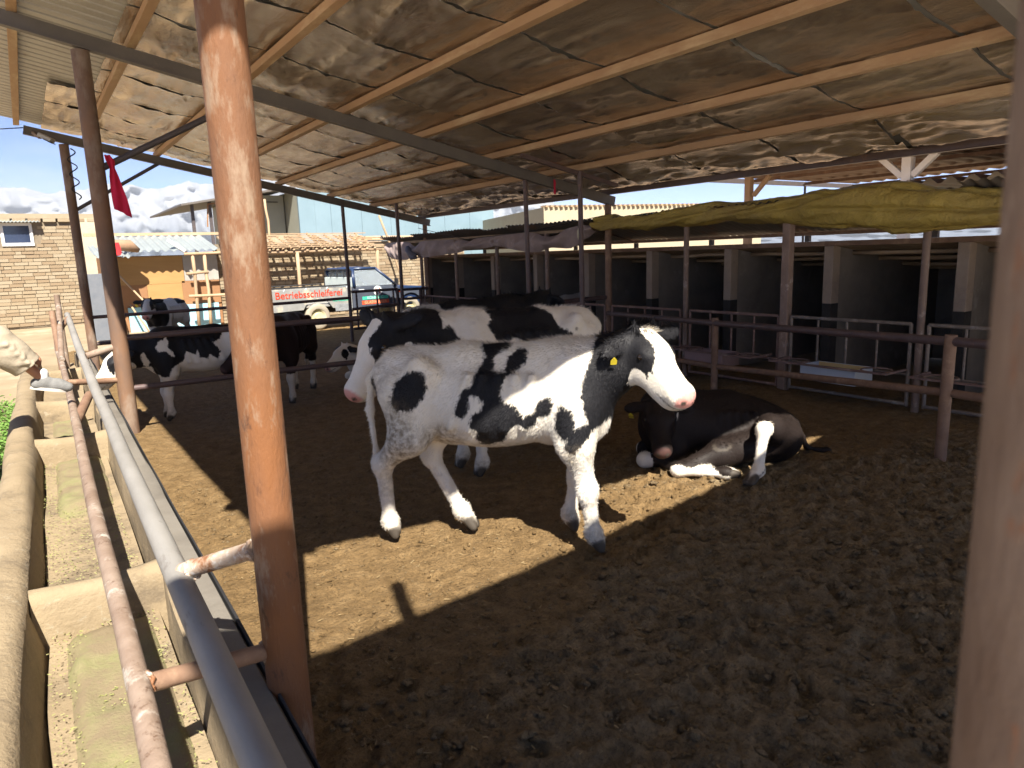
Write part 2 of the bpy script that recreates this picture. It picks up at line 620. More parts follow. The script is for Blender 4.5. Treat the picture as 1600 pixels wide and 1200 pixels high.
# pen floor: churned dung and earth
xs = np.concatenate([np.arange(.42, 4.6, .017), np.arange(4.6, 8.35, .034)])
ys = [0.0]
while ys[-1] < 17.0:
    y_ = ys[-1]
    ys.append(y_ + (.12 if y_ < .6 else .017 if y_ < 4.2 else .017 + (y_ - 4.2) * .009))
ys = np.array(ys)
GX, GY = np.meshgrid(xs, ys, indexing='ij')
def pen_height(X, Y):
    churn = sstep(.15, -.35, fbm(X * .55, Y * .55, 3.3, 3, 40) * .6 + (Y - 2.9) * .28 - .12 * sstep(3.2, 5.5, X))   # deeper hoof marks near and right
    smooth = 1 - .25 * sstep(1.0, .2, np.hypot((X - 2.2) / 1.9, (Y - 3.6) / 1.0))
    a = (.014 + .022 * churn) * smooth
    n1 = fbm(X * 6.5, Y * 6.5, 0, 3, 1)
    rid = 1 - np.abs(vnoise(X * 11 + .9 * n1, Y * 11 + .7 * n1, 0, 11)) * 2
    n2 = fbm(X * 21, Y * 21, 0, 2, 21)
    z = .03 * fbm(X * .6, Y * .6, 0, 2, 5) + a * (n1 * .50 + rid * .40 + n2 * .42)
    z = z - .018
    z = z + .10 * sstep(6.9, 7.6, X) * 0
    return z, churn
GZ, CH = pen_height(GX, GY)
# hoof prints trodden into the softer parts
for k in range(1500):
    hx, hy = .8 + 6.0 * rng.random(), .8 + 5.4 * rng.random() ** 1.3
    i0, i1 = np.searchsorted(xs, (hx - .12, hx + .12))
    j0, j1 = np.searchsorted(ys, (hy - .12, hy + .12))
    if i1 - i0 < 3 or j1 - j0 < 3:
        continue
    sl = (slice(i0, i1), slice(j0, j1))
    ca, sa = math.cos(k * 2.4), math.sin(k * 2.4)
    dx_, dy_ = GX[sl] - hx, GY[sl] - hy
    rr_ = np.hypot((dx_ * ca + dy_ * sa) / .062, (dy_ * ca - dx_ * sa) / .048)
    dep = (.008 + .022 * rng.random()) * (.3 + .7 * CH[sl].mean())
    GZ[sl] += -dep * sstep(1.0, .55, rr_) + dep * .45 * np.exp(-((rr_ - 1.25) / .22) ** 2)
GZ = np.minimum(GZ, .075)
edge = sstep(.42, .62, GX)
GZ = GZ * edge - .02 * (1 - edge)
V = np.stack([GX, GY, GZ], -1)
nx, ny = GX.shape
I = np.arange(nx * ny).reshape(nx, ny)
Fq = np.stack([I[:-1, :-1], I[1:, :-1], I[1:, 1:], I[:-1, 1:]], -1).reshape(-1, 4)
me = fast_mesh('pen_floor', V.reshape(-1, 3), Fq)
mud_alt = .62 + .5 * (CH - .5) + .10 * fbm(GX * .8, GY * .8, 0, 3, 77)
mud_alt = mud_alt - .55 * sstep(1.25, .35, np.hypot((GX - 2.2) / 2.2, (GY - 3.45) / 1.05)) - .35 * sstep(1.6, .7, GX) - .25 * sstep(8, 14, GY)  # less of the second ramp mid-pen, beside the trough and far back
mud_alt = mud_alt - 5.5 * (GZ - .0) * (GZ > 0) + 3.0 * np.maximum(-.02 - GZ, 0)  # raised lumps take the first ramp, hollows the second
mud_alt = mud_alt + .15 * sstep(4.6, 6.5, GX) * sstep(3.4, 2.0, GY)
a = me.attributes.new('mud_alt', 'FLOAT', 'POINT')
a.data.foreach_set('value', mud_alt.astype(np.float32).ravel())
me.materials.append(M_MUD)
pen = structure(bpy.data.objects.new('pen_floor', me))
COL.objects.link(pen)

# clods and chopped straw lying on it
def ico():
    t = (1 + 5 ** .5) / 2
    v = np.array([(-1, t, 0), (1, t, 0), (-1, -t, 0), (1, -t, 0), (0, -1, t), (0, 1, t), (0, -1, -t), (0, 1, -t), (t, 0, -1), (t, 0, 1), (-t, 0, -1), (-t, 0, 1)], float)
    v /= np.linalg.norm(v[0])
    f = np.array([(0, 11, 5), (0, 5, 1), (0, 1, 7), (0, 7, 10), (0, 10, 11), (1, 5, 9), (5, 11, 4), (11, 10, 2), (10, 7, 6), (7, 1, 8), (3, 9, 4), (3, 4, 2), (3, 2, 6), (3, 6, 8), (3, 8, 9), (4, 9, 5), (2, 4, 11), (6, 2, 10), (8, 6, 7), (9, 8, 1)])
    # one subdivision
    cache, vs, fs = {}, list(v), []
    def mid(a, b):
        k = (min(a, b), max(a, b))
        if k not in cache:
            p = vs[a] + vs[b]
            vs.append(p / np.linalg.norm(p))
            cache[k] = len(vs) - 1
        return cache[k]
    for a_, b_, c_ in f:
        x, y, z = mid(a_, b_), mid(b_, c_), mid(c_, a_)
        fs += [(a_, x, z), (b_, y, x), (c_, z, y), (x, y, z)]
    return np.array(vs), np.array(fs)
IV, IF = ico()
NC = 9000
cy = .75 + 5.6 * rng.random(NC) ** 1.6
cx = .7 + 6.0 * rng.random(NC)
cz, cch = pen_height(cx, cy)
keep = rng.random(NC) < (.55 + .45 * cch)
cx, cy, cz, cch = cx[keep], cy[keep], np.minimum(cz[keep], .045), cch[keep]
NC = len(cx)
rad = (.005 + .014 * rng.random(NC) ** 2.4) * (.8 + .5 * cch)
VV = IV[None] * rad[:, None, None] * (1 + .55 * rng.normal(0, 1, (NC, 1, 3)).clip(-.9, .9) * .5)
VV = VV * (1 + .30 * rng.normal(0, 1, (NC, len(IV), 1)).clip(-1.6, 1.6))
VV[:, :, 2] *= .55
VV += np.stack([cx, cy, cz + rad * .08], 1)[:, None]
FF = (IF[None] + (np.arange(NC) * len(IV))[:, None, None]).reshape(-1, 3)
me = fast_mesh('mud_clods', VV.reshape(-1, 3), FF, smooth=True)
a = me.attributes.new('mud_alt', 'FLOAT', 'POINT')
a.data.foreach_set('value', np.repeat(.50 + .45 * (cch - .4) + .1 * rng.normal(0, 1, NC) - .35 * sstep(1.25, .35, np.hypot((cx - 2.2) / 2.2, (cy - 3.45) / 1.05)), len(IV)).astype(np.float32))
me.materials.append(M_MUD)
o = bpy.data.objects.new('mud_clods', me)
COL.objects.link(o)
tag(o, 'loose dark clods of trampled dung scattered over the pen floor', 'clods')
o['kind'] = 'stuff'

# finer crumbs
t_ = (1 + 5 ** .5) / 2
CV = IV[:12]
CF = np.array([(0, 11, 5), (0, 5, 1), (0, 1, 7), (0, 7, 10), (0, 10, 11), (1, 5, 9), (5, 11, 4), (11, 10, 2), (10, 7, 6), (7, 1, 8), (3, 9, 4), (3, 4, 2), (3, 2, 6), (3, 6, 8), (3, 8, 9), (4, 9, 5), (2, 4, 11), (6, 2, 10), (8, 6, 7), (9, 8, 1)])
NK = 22000
kx, ky = .68 + 5.6 * rng.random(NK), .8 + 5.0 * rng.random(NK) ** 1.4
kz = np.minimum(pen_height(kx, ky)[0], .045)
kr = .0025 + .0075 * rng.random(NK) ** 2.5
VV = CV[None] * kr[:, None, None] * (1 + .35 * rng.normal(0, 1, (NK, 12, 1)).clip(-1.5, 1.5)) * np.array([1.2, 1.0, .7])
VV += np.stack([kx, ky, kz + kr * .4], 1)[:, None]
me = fast_mesh('mud_crumbs', VV.reshape(-1, 3), (CF[None] + (np.arange(NK) * 12)[:, None, None]).reshape(-1, 3), smooth=False)
a = me.attributes.new('mud_alt', 'FLOAT', 'POINT')
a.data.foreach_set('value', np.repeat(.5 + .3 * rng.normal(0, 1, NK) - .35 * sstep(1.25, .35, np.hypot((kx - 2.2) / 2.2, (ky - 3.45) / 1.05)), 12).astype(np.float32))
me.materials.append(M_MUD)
o = bpy.data.objects.new('mud_crumbs', me)
COL.objects.link(o)
tag(o, 'fine dry crumbs of earth and dung over the trampled pen floor', 'crumbs')
o['kind'] = 'stuff'

def straw(name, n, xr, yr, zf, lr, matl, label):
    x, y = xr[0] + (xr[1] - xr[0]) * rng.random(n), yr[0] + (yr[1] - yr[0]) * rng.random(n)
    z = zf(x, y) + .004
    a_ = rng.random(n) * 2 * np.pi
    ln = lr[0] + (lr[1] - lr[0]) * rng.random(n)
    d = np.stack([np.cos(a_), np.sin(a_), rng.normal(0, .18, n)], 1)
    s_ = np.stack([-np.sin(a_), np.cos(a_), np.zeros(n)], 1)
    P = np.stack([x, y, z], 1)
    w = .0018
    v = np.stack([P - d * ln[:, None] / 2 - s_ * w, P + d * ln[:, None] / 2 - s_ * w, P + d * ln[:, None] / 2 + s_ * w + [0, 0, .0015], P - d * ln[:, None] / 2 + s_ * w + [0, 0, .0015]], 1)
    me_ = fast_mesh(name, v.reshape(-1, 3), np.arange(n * 4).reshape(-1, 4), smooth=False)
    me_.materials.append(matl)
    o_ = bpy.data.objects.new(name, me_)
    COL.objects.link(o_)
    tag(o_, label, 'straw')
    o_['kind'] = 'stuff'
    return o_
M_STRAW = mat('straw', (.30, .22, .11), (.20, .145, .07), 8, .7, objvar=0)
straw('chopped_straw', 3600, (.7, 7.2), (1.2, 9.5), lambda x, y: np.minimum(pen_height(x, y)[0], .045) + .006, (.008, .032), M_STRAW, 'pale chopped straw trodden into the pen floor')

# open ground to the horizon
def ring_ground():
    rr = np.concatenate([np.linspace(0, 30, 46), np.geomspace(33, 26000, 34)])
    aa = np.linspace(0, 2 * np.pi, 97)[:-1]
    A, Rr = np.meshgrid(aa, rr, indexing='ij')
    X, Y = 3 + Rr * np.cos(A), 8 + Rr * np.sin(A)
    Z = -.055 + .05 * fbm(X * .35, Y * .35, 0, 3, 9) * sstep(60, 20, Rr)
    Z = Z - .07 * ((X > .2) & (X < 8.6) & (Y > -3.5) & (Y < 16.8))
    P = np.stack([X, Y, Z], -1)
    return MB().grid(P, True)
g = structure(part('ground', ring_ground(), M_DIRT, smooth=True))

# unseen pale slab behind the camera, added to bounce sunlight under the roof
M_BOUNCE = mat('pale_bounce', (.64, .585, .50), (.58, .53, .455), 1.2, .9, .2, 20)
mbA = MB().box(-6.2, -14.0, -.06, 10.6, -.02, -.003)
structure(part('bounce_slab', mbA, M_BOUNCE))

# distant snow range
M_SNOW = bpy.data.materials.new('snow_and_rock')
M_SNOW.use_nodes = True
_n, _l = M_SNOW.node_tree.nodes, M_SNOW.node_tree.links
_g = _n.new('ShaderNodeNewGeometry')
_s = _n.new('ShaderNodeSeparateXYZ')
_l.new(_g.outputs['Position'], _s.inputs[0])
_t = _n.new('ShaderNodeTexNoise')
_t.noise_type = 'RIDGED_MULTIFRACTAL'
_t.normalize = True
_t.inputs['Scale'].default_value = .0021
_t.inputs['Detail'].default_value = 7
_t.inputs['Roughness'].default_value = .7
_m = _n.new('ShaderNodeMapping')
_m.inputs['Scale'].default_value = (1, 1, .45)
_l.new(_g.outputs['Position'], _m.inputs['Vector'])
_l.new(_m.outputs['Vector'], _t.inputs['Vector'])
_a = _n.new('ShaderNodeMapRange')
_a.inputs['From Min'].default_value = 150
_a.inputs['From Max'].default_value = 1000
_l.new(_s.outputs['Z'], _a.inputs['Value'])
_b = _n.new('ShaderNodeMath')
_b.operation = 'MULTIPLY_ADD'
_b.inputs[1].default_value = -.9
_l.new(_t.outputs['Fac'], _b.inputs[0])
_l.new(_a.outputs['Result'], _b.inputs[2])
_c = _n.new('ShaderNodeValToRGB')
_c.color_ramp.elements[0].position = -.0
_c.color_ramp.elements[0].color = (.075, .09, .12, 1)
_c.color_ramp.elements[1].position = .34
_c.color_ramp.elements[1].color = (.20, .212, .235, 1)
_d2 = _n.new('ShaderNodeMath')
_d2.operation = 'MULTIPLY'
_d2.inputs[1].default_value = .85
_l.new(_b.outputs[0], _d2.inputs[0])
_l.new(_d2.outputs[0], _c.inputs['Fac'])
_l.new(_c.outputs['Color'], _n['Principled BSDF'].inputs['Base Color'])
_n['Principled BSDF'].inputs['Roughness'].default_value = .9
az = np.radians(np.linspace(-36, 96, 900))
tt = np.linspace(0, 1, 44)
A, Tt = np.meshgrid(az, tt, indexing='ij')
ridge = 880 + 95 * fbm(A * 5.5, 0 * A, 2.0, 5, 3) + 70 * (.5 - np.abs(vnoise(A * 19, 0, 0, 8))) + 34 * (.5 - np.abs(vnoise(A * 52, 0, 0, 18))) + 14 * (.5 - np.abs(vnoise(A * 140, 0, 0, 28)))
ridge = ridge * (.22 + .78 * sstep(R(46), R(33), A))
dist_ = 7600 + 1500 * Tt + 260 * fbm(A * 26, Tt * 4, 0, 3, 12)
crag = (1 - 2 * np.abs(vnoise(A * 48 + .9 * vnoise(Tt * 2.2, A * 9, 0, 41), Tt * .9, 0, 14))) + .55 * (1 - 2 * np.abs(vnoise(A * 120 + .8 * vnoise(Tt * 4, A * 20, 0, 42), Tt * 1.8, 0, 15))) + .22 * fbm(A * 260, Tt * 6, 0, 2, 16)
zz = ridge * Tt ** 1.1 + 30 * sstep(R(46), R(33), A) * crag * np.sin(np.pi * np.clip(Tt, 0, 1)) ** .7 + 0 * crag * Tt
P = np.stack([dist_ * np.sin(A), dist_ * np.cos(A), zz - 12], -1)
back = P[:, -1:, :].copy()
back[:, :, 0] *= 1.25
back[:, :, 1] *= 1.25
back[:, :, 2] = -12
structure(part('mountains', MB().grid(np.concatenate([P, back], 1)), M_SNOW, smooth=True))
# ------------------------------------------------------------------ the canopy over the pen
ROWX = lambda Y: .57 + .018 * Y                 # line of posts along the trough
ZB = lambda X: 3.73 - .205 * (X - .72)          # underside of the beams
YB = [1.92, 8.1, 14.0]                          # beams
PX = [.22, 1.15, 2.2, 3.3, 4.3, 5.32, 6.23, 7.36]   # purlins
M_FOIL = None
def foil_material():
    m = bpy.data.materials.new('dusty_foil')
    m.use_nodes = True
    n, l = m.node_tree.nodes, m.node_tree.links
    bs = n['Principled BSDF']
    bs.inputs['Roughness'].default_value = .25
    bs.inputs['Metallic'].default_value = .8
    tc = n.new('ShaderNodeTexCoord')
    def noise(s, d, st=(1, 1, 1)):
        mp = n.new('ShaderNodeMapping')
        mp.inputs['Scale'].default_value = st
        l.new(tc.outputs['Object'], mp.inputs['Vector'])
        q = n.new('ShaderNodeTexNoise')
        q.inputs['Scale'].default_value = s
        q.inputs['Detail'].default_value = d
        q.inputs['Roughness'].default_value = .65
        l.new(mp.outputs['Vector'], q.inputs['Vector'])
        return q.outputs['Fac']
    def ridged(s, d, st, rot=0.0):
        mp = n.new('ShaderNodeMapping')
        mp.inputs['Scale'].default_value = st
        mp.inputs['Rotation'].default_value = (0, 0, rot)
        l.new(tc.outputs['Object'], mp.inputs['Vector'])
        q = n.new('ShaderNodeTexNoise')
        q.noise_type = 'RIDGED_MULTIFRACTAL'
        q.normalize = True
        q.inputs['Scale'].default_value = s
        q.inputs['Detail'].default_value = d
        q.inputs['Roughness'].default_value = .55
        l.new(mp.outputs['Vector'], q.inputs['Vector'])
        return q.outputs['Fac']
    rp = n.new('ShaderNodeValToRGB')
    rp.color_ramp.elements[0].position = .32
    rp.color_ramp.elements[0].color = (.46, .35, .25, 1)
    rp.color_ramp.elements[1].position = .70
    rp.color_ramp.elements[1].color = (.80, .70, .57, 1)
    l.new(noise(1.6, 7), rp.inputs['Fac'])
    l.new(rp.outputs['Color'], bs.inputs['Base Color'])
    b1 = n.new('ShaderNodeBump')
    b0 = n.new('ShaderNodeBump')
    b0.inputs['Strength'].default_value = .45
    b0.inputs['Distance'].default_value = .05
    l.new(noise(3.2, 6, (3.2, .8, 1)), b0.inputs['Height'])
    b1.inputs['Strength'].default_value = 1.0
    b1.inputs['Distance'].default_value = .08
    l.new(ridged(1.5, 4, (3.4, .55, 1), .25), b1.inputs['Height'])
    l.new(b0.outputs['Normal'], b1.inputs['Normal'])
    b2 = n.new('ShaderNodeBump')
    b2.inputs['Strength'].default_value = .45
    b2.inputs['Distance'].default_value = .01
    l.new(noise(45, 3), b2.inputs['Height'])
    l.new(b1.outputs['Normal'], b2.inputs['Normal'])
    l.new(b2.outputs['Normal'], bs.inputs['Normal'])
    return m
M_FOIL = foil_material()

canopy = thing('canopy', 'long foil-lined metal canopy on pipe posts over the cattle pen', 'canopy', (.55, 2.19, 0))
# posts along the trough
P0 = (.548, 2.19)
tube_part('post', [(P0[0], P0[1], -.05), (P0[0], P0[1], 1.4), (P0[0], P0[1], ZB(P0[0]))], [.067, .066, .066], M_RUST, canopy, 28, label='thick orange rusted pipe post beside the trough')
M_POSTL = mat('half_rusted_post', (.19, .105, .06), (.12, .08, .06), 5, .68, .25, 50, c3=(.27, .215, .17), c3scale=3, c3pos=.58, c3soft=.1, stretch=(1, 1, .4), bdist=.004)
for Y, r_ in ((8.1, .078), (14.0, .072)):
    tube_part('post', [(ROWX(Y), Y, -.1), (ROWX(Y), Y, ZB(ROWX(Y)) - .02)], r_, M_POSTL, canopy, 20)
for Y in YB[1:]:
    tube_part('post', [(7.36, Y, -.1), (7.36, Y, ZB(7.36))], .05, M_RUST2, canopy, 14)
# square post close by the camera
RPX, RPY = .480, .144
tube_part('post', [(RPX, RPY, -.05), (RPX, RPY, ZB(RPX) + .1)], .040, M_NEARPOST, canopy, 24, label='weathered brown pipe post')
# beams
for Y in YB:
    x0 = .0 if Y < 14 else .3
    mb = MB()
    a, b = (x0, Y, ZB(x0) + .07), (7.48, Y, ZB(7.48) + .07)
    mb.bar(a, b, .055, .136)
    mb.bar((x0, Y - .012, ZB(x0) + .004), (7.48, Y - .012, ZB(7.48) + .004), .085, .012)
    part('beam', mb, M_BEAM, canopy)
# diagonal braces
for Y, s_ in ((8.1, 1.0), (14.0, .9)):
    x = ROWX(Y)
    tube_part('brace', [(x, Y, 2.62), (x + 1.55 * s_, Y, ZB(x + 1.55 * s_) + .03)], .032 * s_, M_DARKPIPE, canopy, 10)
# purlins
PZ = lambda X: ZB(X) + .142
RY0, RY1 = .70, 14.22
for i, x in enumerate(PX):
    mb = MB()
    z = PZ(x)
    zs = [z + .002, z + .075]
    mb.box(x - .036, RY0 + .03 + .06 * x, zs[0], x + .036, RY1 - .03 + (.04 if i else -.1), zs[1])
    mb.box(x - .042, RY0 + .04 + .06 * x, zs[0] - .004, x + .042, RY1 - .05, zs[0] + .004)
    part('purlin', mb, M_PURLIN if i < 7 else M_DARKRAIL, canopy, bevel=.004)
# foil lining, one strip after another, sagging between the purlins
def strip(y0, y1, x0, x1, seed, amp=1.0):
    nxs, nys = int((x1 - x0) / .03), max(4, int((y1 - y0) / .04))
    X = np.linspace(x0, x1, nxs)
    Y = np.linspace(y0, y1, nys)
    XX, YY = np.meshgrid(X, Y, indexing='ij')
    sag = np.zeros_like(XX)
    for a, b in zip(PX[:-1], PX[1:]):
        t = (XX - a) / (b - a)
        sag = np.where((t >= 0) & (t <= 1), np.sin(np.pi * np.clip(t, 0, 1)), sag)
    t = (YY - y0) / (y1 - y0)
    edge_ = sstep(.10, .0, np.minimum(t, 1 - t))
    wr = fbm(XX * 5, YY * 1.8, seed, 4, seed) * .011 + sstep(.22, .0, np.abs(vnoise(XX * 5 + YY * .8, YY * .8, seed, seed + 3))) * .016 + sstep(.16, .0, np.abs(vnoise(XX * 9 - YY * 1.9, YY * 2.2 + XX, seed, seed + 5))) * .010
    endw = sstep(6.2, 7.2, XX)
    wr = wr + endw * (fbm(XX * 6, YY * 2.2, seed, 3, seed + 9) * .05)
    Z = PZ(XX) + .078 + .012 - sag * (.022 + .018 * (vnoise(seed * 1.7, XX * .8, 0, 4) * .5 + .5) + .05 * endw) - wr * amp * (.35 + .65 * sag)
    Z = Z - edge_ * (.004 + sag * .008)
    Z = np.maximum(Z, PZ(XX) - .13)
    return MB().grid(np.stack([XX, YY, Z], -1))
yy_ = np.linspace(1.22, RY1, 12)
for i in range(len(yy_) - 1):
    part('foil_sheet', strip(yy_[i], yy_[i + 1] - .034, 1.02 if i < 8 else .55, 7.46, 31 + i), M_FOIL, canopy, smooth=True)
# corrugated sheeting on top
def corrugated(x0, x1, y0, y1, zf, pitch=.076, depth=.018, along='x', thick=.004, nseg=3):
    """ridges run along `along`"""
    if along == 'x':
        t = np.arange(y0, y1 + 1e-6, pitch / 6)
        u = np.linspace(x0, x1, nseg)
        U, T = np.meshgrid(u, t, indexing='ij')
        Z = zf(U, T) + depth / 2 * np.sin(2 * np.pi * T / pitch)
        P_ = np.stack([U, T, Z], -1)
    else:
        t = np.arange(x0, x1 + 1e-6, pitch / 6)
        u = np.linspace(y0, y1, nseg)
        U, T = np.meshgrid(u, t, indexing='ij')
        Z = zf(T, U) + depth / 2 * np.sin(2 * np.pi * T / pitch)
        P_ = np.stack([T, U, Z], -1)
    mb = MB().grid(P_)
    Q = P_.copy()
    Q[..., 2] += thick
    return mb.grid(Q)
def boxrib(x0, x1, y0, y1, zf, pitch=.19, rib=.035, depth=.032):
    ys_ = []
    y = y0
    while y < y1:
        ys_ += [(y, 0), (y + pitch - rib * 1.6, 0), (y + pitch - rib * 1.2, depth), (y + pitch - rib * .4, depth)]
        y += pitch
    P_ = np.array([[(x, min(y, y1), zf(x, y) + d) for y, d in ys_] for x in np.linspace(x0, x1, 4)])
    Q_ = P_.copy()
    Q_[..., 2] += .003
    return MB().grid(P_).grid(Q_)
part('edge_sheet', MB().add([(0, RY0, PZ(0) + .098), (7.55, RY0 + .45, PZ(7.55) + .098), (7.55, 1.25, PZ(7.55) + .098), (0, 1.25, PZ(0) + .098), (0, RY0, PZ(0) + .102), (7.55, RY0 + .45, PZ(7.55) + .102), (7.55, 1.25, PZ(7.55) + .102), (0, 1.25, PZ(0) + .102)], [(3, 2, 1, 0), (4, 5, 6, 7), (0, 1, 5, 4), (1, 2, 6, 5), (2, 3, 7, 6), (3, 0, 4, 7)]), M_CORR, canopy)
part('roof_sheet', boxrib(0.0, 7.55, 1.2, RY1, lambda X, Y: PZ(X) + .10), M_CORR, canopy)
# thin poles and a rail propping the purlins
def pole(x, y, z1, r_, label):
    o = part('prop_pole', MB().tube([(x, y, -.05), (x + .01, y, z1 * .5), (x, y, z1)], r_, 10), M_DARKRAIL, smooth=True, autosmooth=50)
    tag(o, label, 'pole')
    return o
pole(5.84, 8.1, ZB(5.84) - .002, .032, 'thin dark pole under the middle beam, left of the taller prop')
pole(6.23, 7.4, PZ(6.23) - .006, .034, 'taller dark prop pole reaching the purlin in front of the middle beam')
pole(5.51, 14.0, ZB(5.51) - .002, .036, 'thin dark pole under the far beam by the gate')
pole(6.23, 13.0, PZ(6.23) - .006, .036, 'dark prop pole in front of the far beam, beside the pickup door')
o = part('spreader_bar', MB().bar((5.3, 7.42, PZ(5.32) - .035), (6.9, 7.42, PZ(6.9) - .035), .05, .05), M_DARKRAIL)
tag(o, 'short dark bar slung under two purlins by the tall prop', 'bar')

# the roof beyond the gap, over the camera's side of the yard
rear = thing('canopy', 'rear canopy roof behind the open sunlit gap', 'canopy', (.5, -2.2, 0))
edge_pts = [(-.67, -.42), (-.25, -.53), (2.76, .28), (4.2, .66), (5.1, 1.04)]
def edgeY(X):
    return np.interp(X, [p[0] for p in edge_pts] + [7.55], [p[1] for p in edge_pts] + [1.18])
X = np.linspace(-.67, 7.55, 44)
Yt = np.linspace(0, 1, 30)
XX, TT = np.meshgrid(X, Yt, indexing='ij')
YY = -2.4 + (edgeY(XX) + 2.4) * TT  # back edge cut short so sun reaches the slab behind the camera
part('roof_sheet', MB().grid(np.stack([XX, YY, PZ(XX) + .115], -1)).grid(np.stack([XX, YY, PZ(XX) + .12], -1)), M_CORR, rear)
for x in (.22, 2.2, 4.3, 6.23, 7.36):
    part('purlin', MB().box(x - .028, -2.38, PZ(x) + .002, x + .028, float(edgeY(x)) - .05, PZ(x) + .08), M_PURLIN, rear)
for Y in (-2.2,):
    part('beam', MB().bar((.0, Y, ZB(0) + .07), (7.48, Y, ZB(7.48) + .07), .055, .136), M_BEAM, rear)
    for x in (ROWX(Y), 7.36):
        tube_part('post', [(x, Y, -.1), (x, Y, ZB(x))], .07, M_RUST, rear, 14)
    tube_part('post', [(4.0, Y, -.1), (4.0, Y, ZB(4.0))], .05, M_RUST, rear, 14)

# ------------------------------------------------------------------ rails across the pen
def pipe_fence(name, label, posts, rails, m, rr=.028, pr=.03, group=None):
    """posts: (x,y,z0,z1); rails: list of point lists"""
    p0 = posts[0] if posts else (*rails[0][0][:2], 0, 0)
    t = thing(name, label, 'fence', (p0[0], p0[1], 0), group)
    for q in posts:
        tube_part('post', [(q[0], q[1], q[2]), (q[0], q[1], q[3])], pr, m, t, 12)
    for rl in rails:
        tube_part('rail', rl, rr, m, t, 12)
    return t
xa = ROWX(8.1) + .07
pipe_fence('pipe_fence', 'two dark pipe rails crossing the pen in front of the feeding cows', [],
           [rough_path((xa, 8.1, .985), (7.3, 8.1, .985), 8, .02, 1), rough_path((xa, 8.1, .46), (7.3, 8.1, .44), 8, .025, 2)], M_DARKRAIL, .032)
t = pipe_fence('pipe_fence', 'dark pipe rails with a barred gate across the far end of the pen', [(6.6, 13.98, -.05, 1.02), (7.15, 13.98, -.05, 1.02)],
               [rough_path((ROWX(14) + .07, 13.98, .86), (5.5, 13.98, .90), 6, .02, 3), rough_path((ROWX(14) + .07, 13.98, .40), (5.5, 13.98, .42), 6, .02, 4),
                [(5.56, 13.98, 1.02), (6.6, 13.98, 1.02)], [(5.56, 13.98, .66), (6.6, 13.98, .70)], [(5.56, 13.98, .25), (6.6, 13.98, .27)],
                [(6.6, 13.98, 1.0), (7.36, 13.98, 1.0)], [(6.6, 13.98, .8), (7.36, 13.98, .8)]], M_DARKRAIL, .03, .035)
for x in (5.66, 6.12, 6.5):
    tube_part('upright', [(x, 13.98, .25), (x, 13.98, 1.02)], .022, M_DARKRAIL, t, 8)
# stall-side fence, running slightly askew to the stalls
FP = [(5.70, 2.48, .95), (6.64, 5.46, .84), (7.30, 8.05, .77)]
dirx = np.array([FP[0][0] - FP[1][0], FP[0][1] - FP[1][1]])
near = (FP[0][0] + dirx[0] * .45, FP[0][1] + dirx[1] * .45)
t = thing('pipe_fence', 'rusty two-rail pipe fence in front of the calf stalls', 'fence', (FP[0][0], FP[0][1], 0))
for i, (x, y, z) in enumerate(FP[:2]):
    tube_part('post', [(x, y, -.08), (x + (.02 if i == 0 else 0), y, z + .03)], .043 if i == 0 else .04, M_RUST2, t, 14)
tube_part('rail', [(near[0], near[1], .98), (FP[0][0] + .03, FP[0][1], .93), (FP[1][0] - .02, FP[1][1] - .05, .81), (FP[2][0], FP[2][1], .745)], .036, M_DARKRAIL, t, 14)
tube_part('rail', [(near[0], near[1], .60), (FP[0][0] + .045, FP[0][1], .53), (FP[1][0] + .03, FP[1][1], .285), (FP[2][0], FP[2][1], .20)], .033, M_RUST2, t, 14)

# ------------------------------------------------------------------ feed trough and its rails
TX = lambda Y, off: .57 + .018 * Y + off
def along(offs_z, ys_, jitter=.006, seed=0):
    """sweep a closed cross-section polygon (off, z) along the trough"""
    n_ = len(offs_z)
    P_ = np.zeros((n_, len(ys_), 3))
    for i, (o_, z_) in enumerate(offs_z):
        for j, y_ in enumerate(ys_):
            P_[i, j] = (TX(y_, o_) + jitter * vnoise(y_ * 1.4, i * 3.1, seed, seed), y_, z_ + jitter * vnoise(y_ * 1.9, i * 5.3, 4 + seed, seed))
    return P_
trough = thing('feed_trough', 'long plastered concrete feed trough split by low cross walls', 'trough', (.0, 5.0, 0))
ys_t = np.linspace(.95, 13.6, 90)
def swept(sec, seed, jit=.008):
    P_ = along(sec, ys_t, jit, seed)
    mb = MB().grid(P_, True)
    n_, k_ = P_.shape[:2]
    mb.f.append(tuple(i * k_ for i in range(n_)))
    mb.f.append(tuple(i * k_ + k_ - 1 for i in reversed(range(n_))))
    return mb
part('outer_wall', swept([(-.99, -.06), (-.985, .30), (-.97, .37), (-.93, .405), (-.88, .41), (-.83, .40), (-.80, .37), (-.785, .30), (-.745, .06), (-.745, -.06)], 3, .012), M_CONC, trough, smooth=True, autosmooth=60)
part('inner_wall', swept([(-.33, -.06), (-.30, .06), (-.295, .315), (-.285, .335), (-.225, .338), (-.222, -.06)], 5), M_CONC, trough, smooth=True, autosmooth=40)
part('kerb', swept([(-.218, -.06), (-.216, .322), (-.205, .332), (-.125, .326), (-.115, .312), (-.112, -.06)], 7, .005), M_CONCD, trough, smooth=True, autosmooth=40)
part('black_edge', swept([(-.109, .0), (-.109, .325), (-.102, .327), (-.098, .0)], 8, .005), M_BLACK, trough)  # thin black strip along the pen side of the kerb
part('floor', swept([(-.745, -.05), (-.745, .155), (-.55, .14), (-.315, .16), (-.315, -.05)], 9, .012), M_CONC, trough, smooth=True, autosmooth=40)
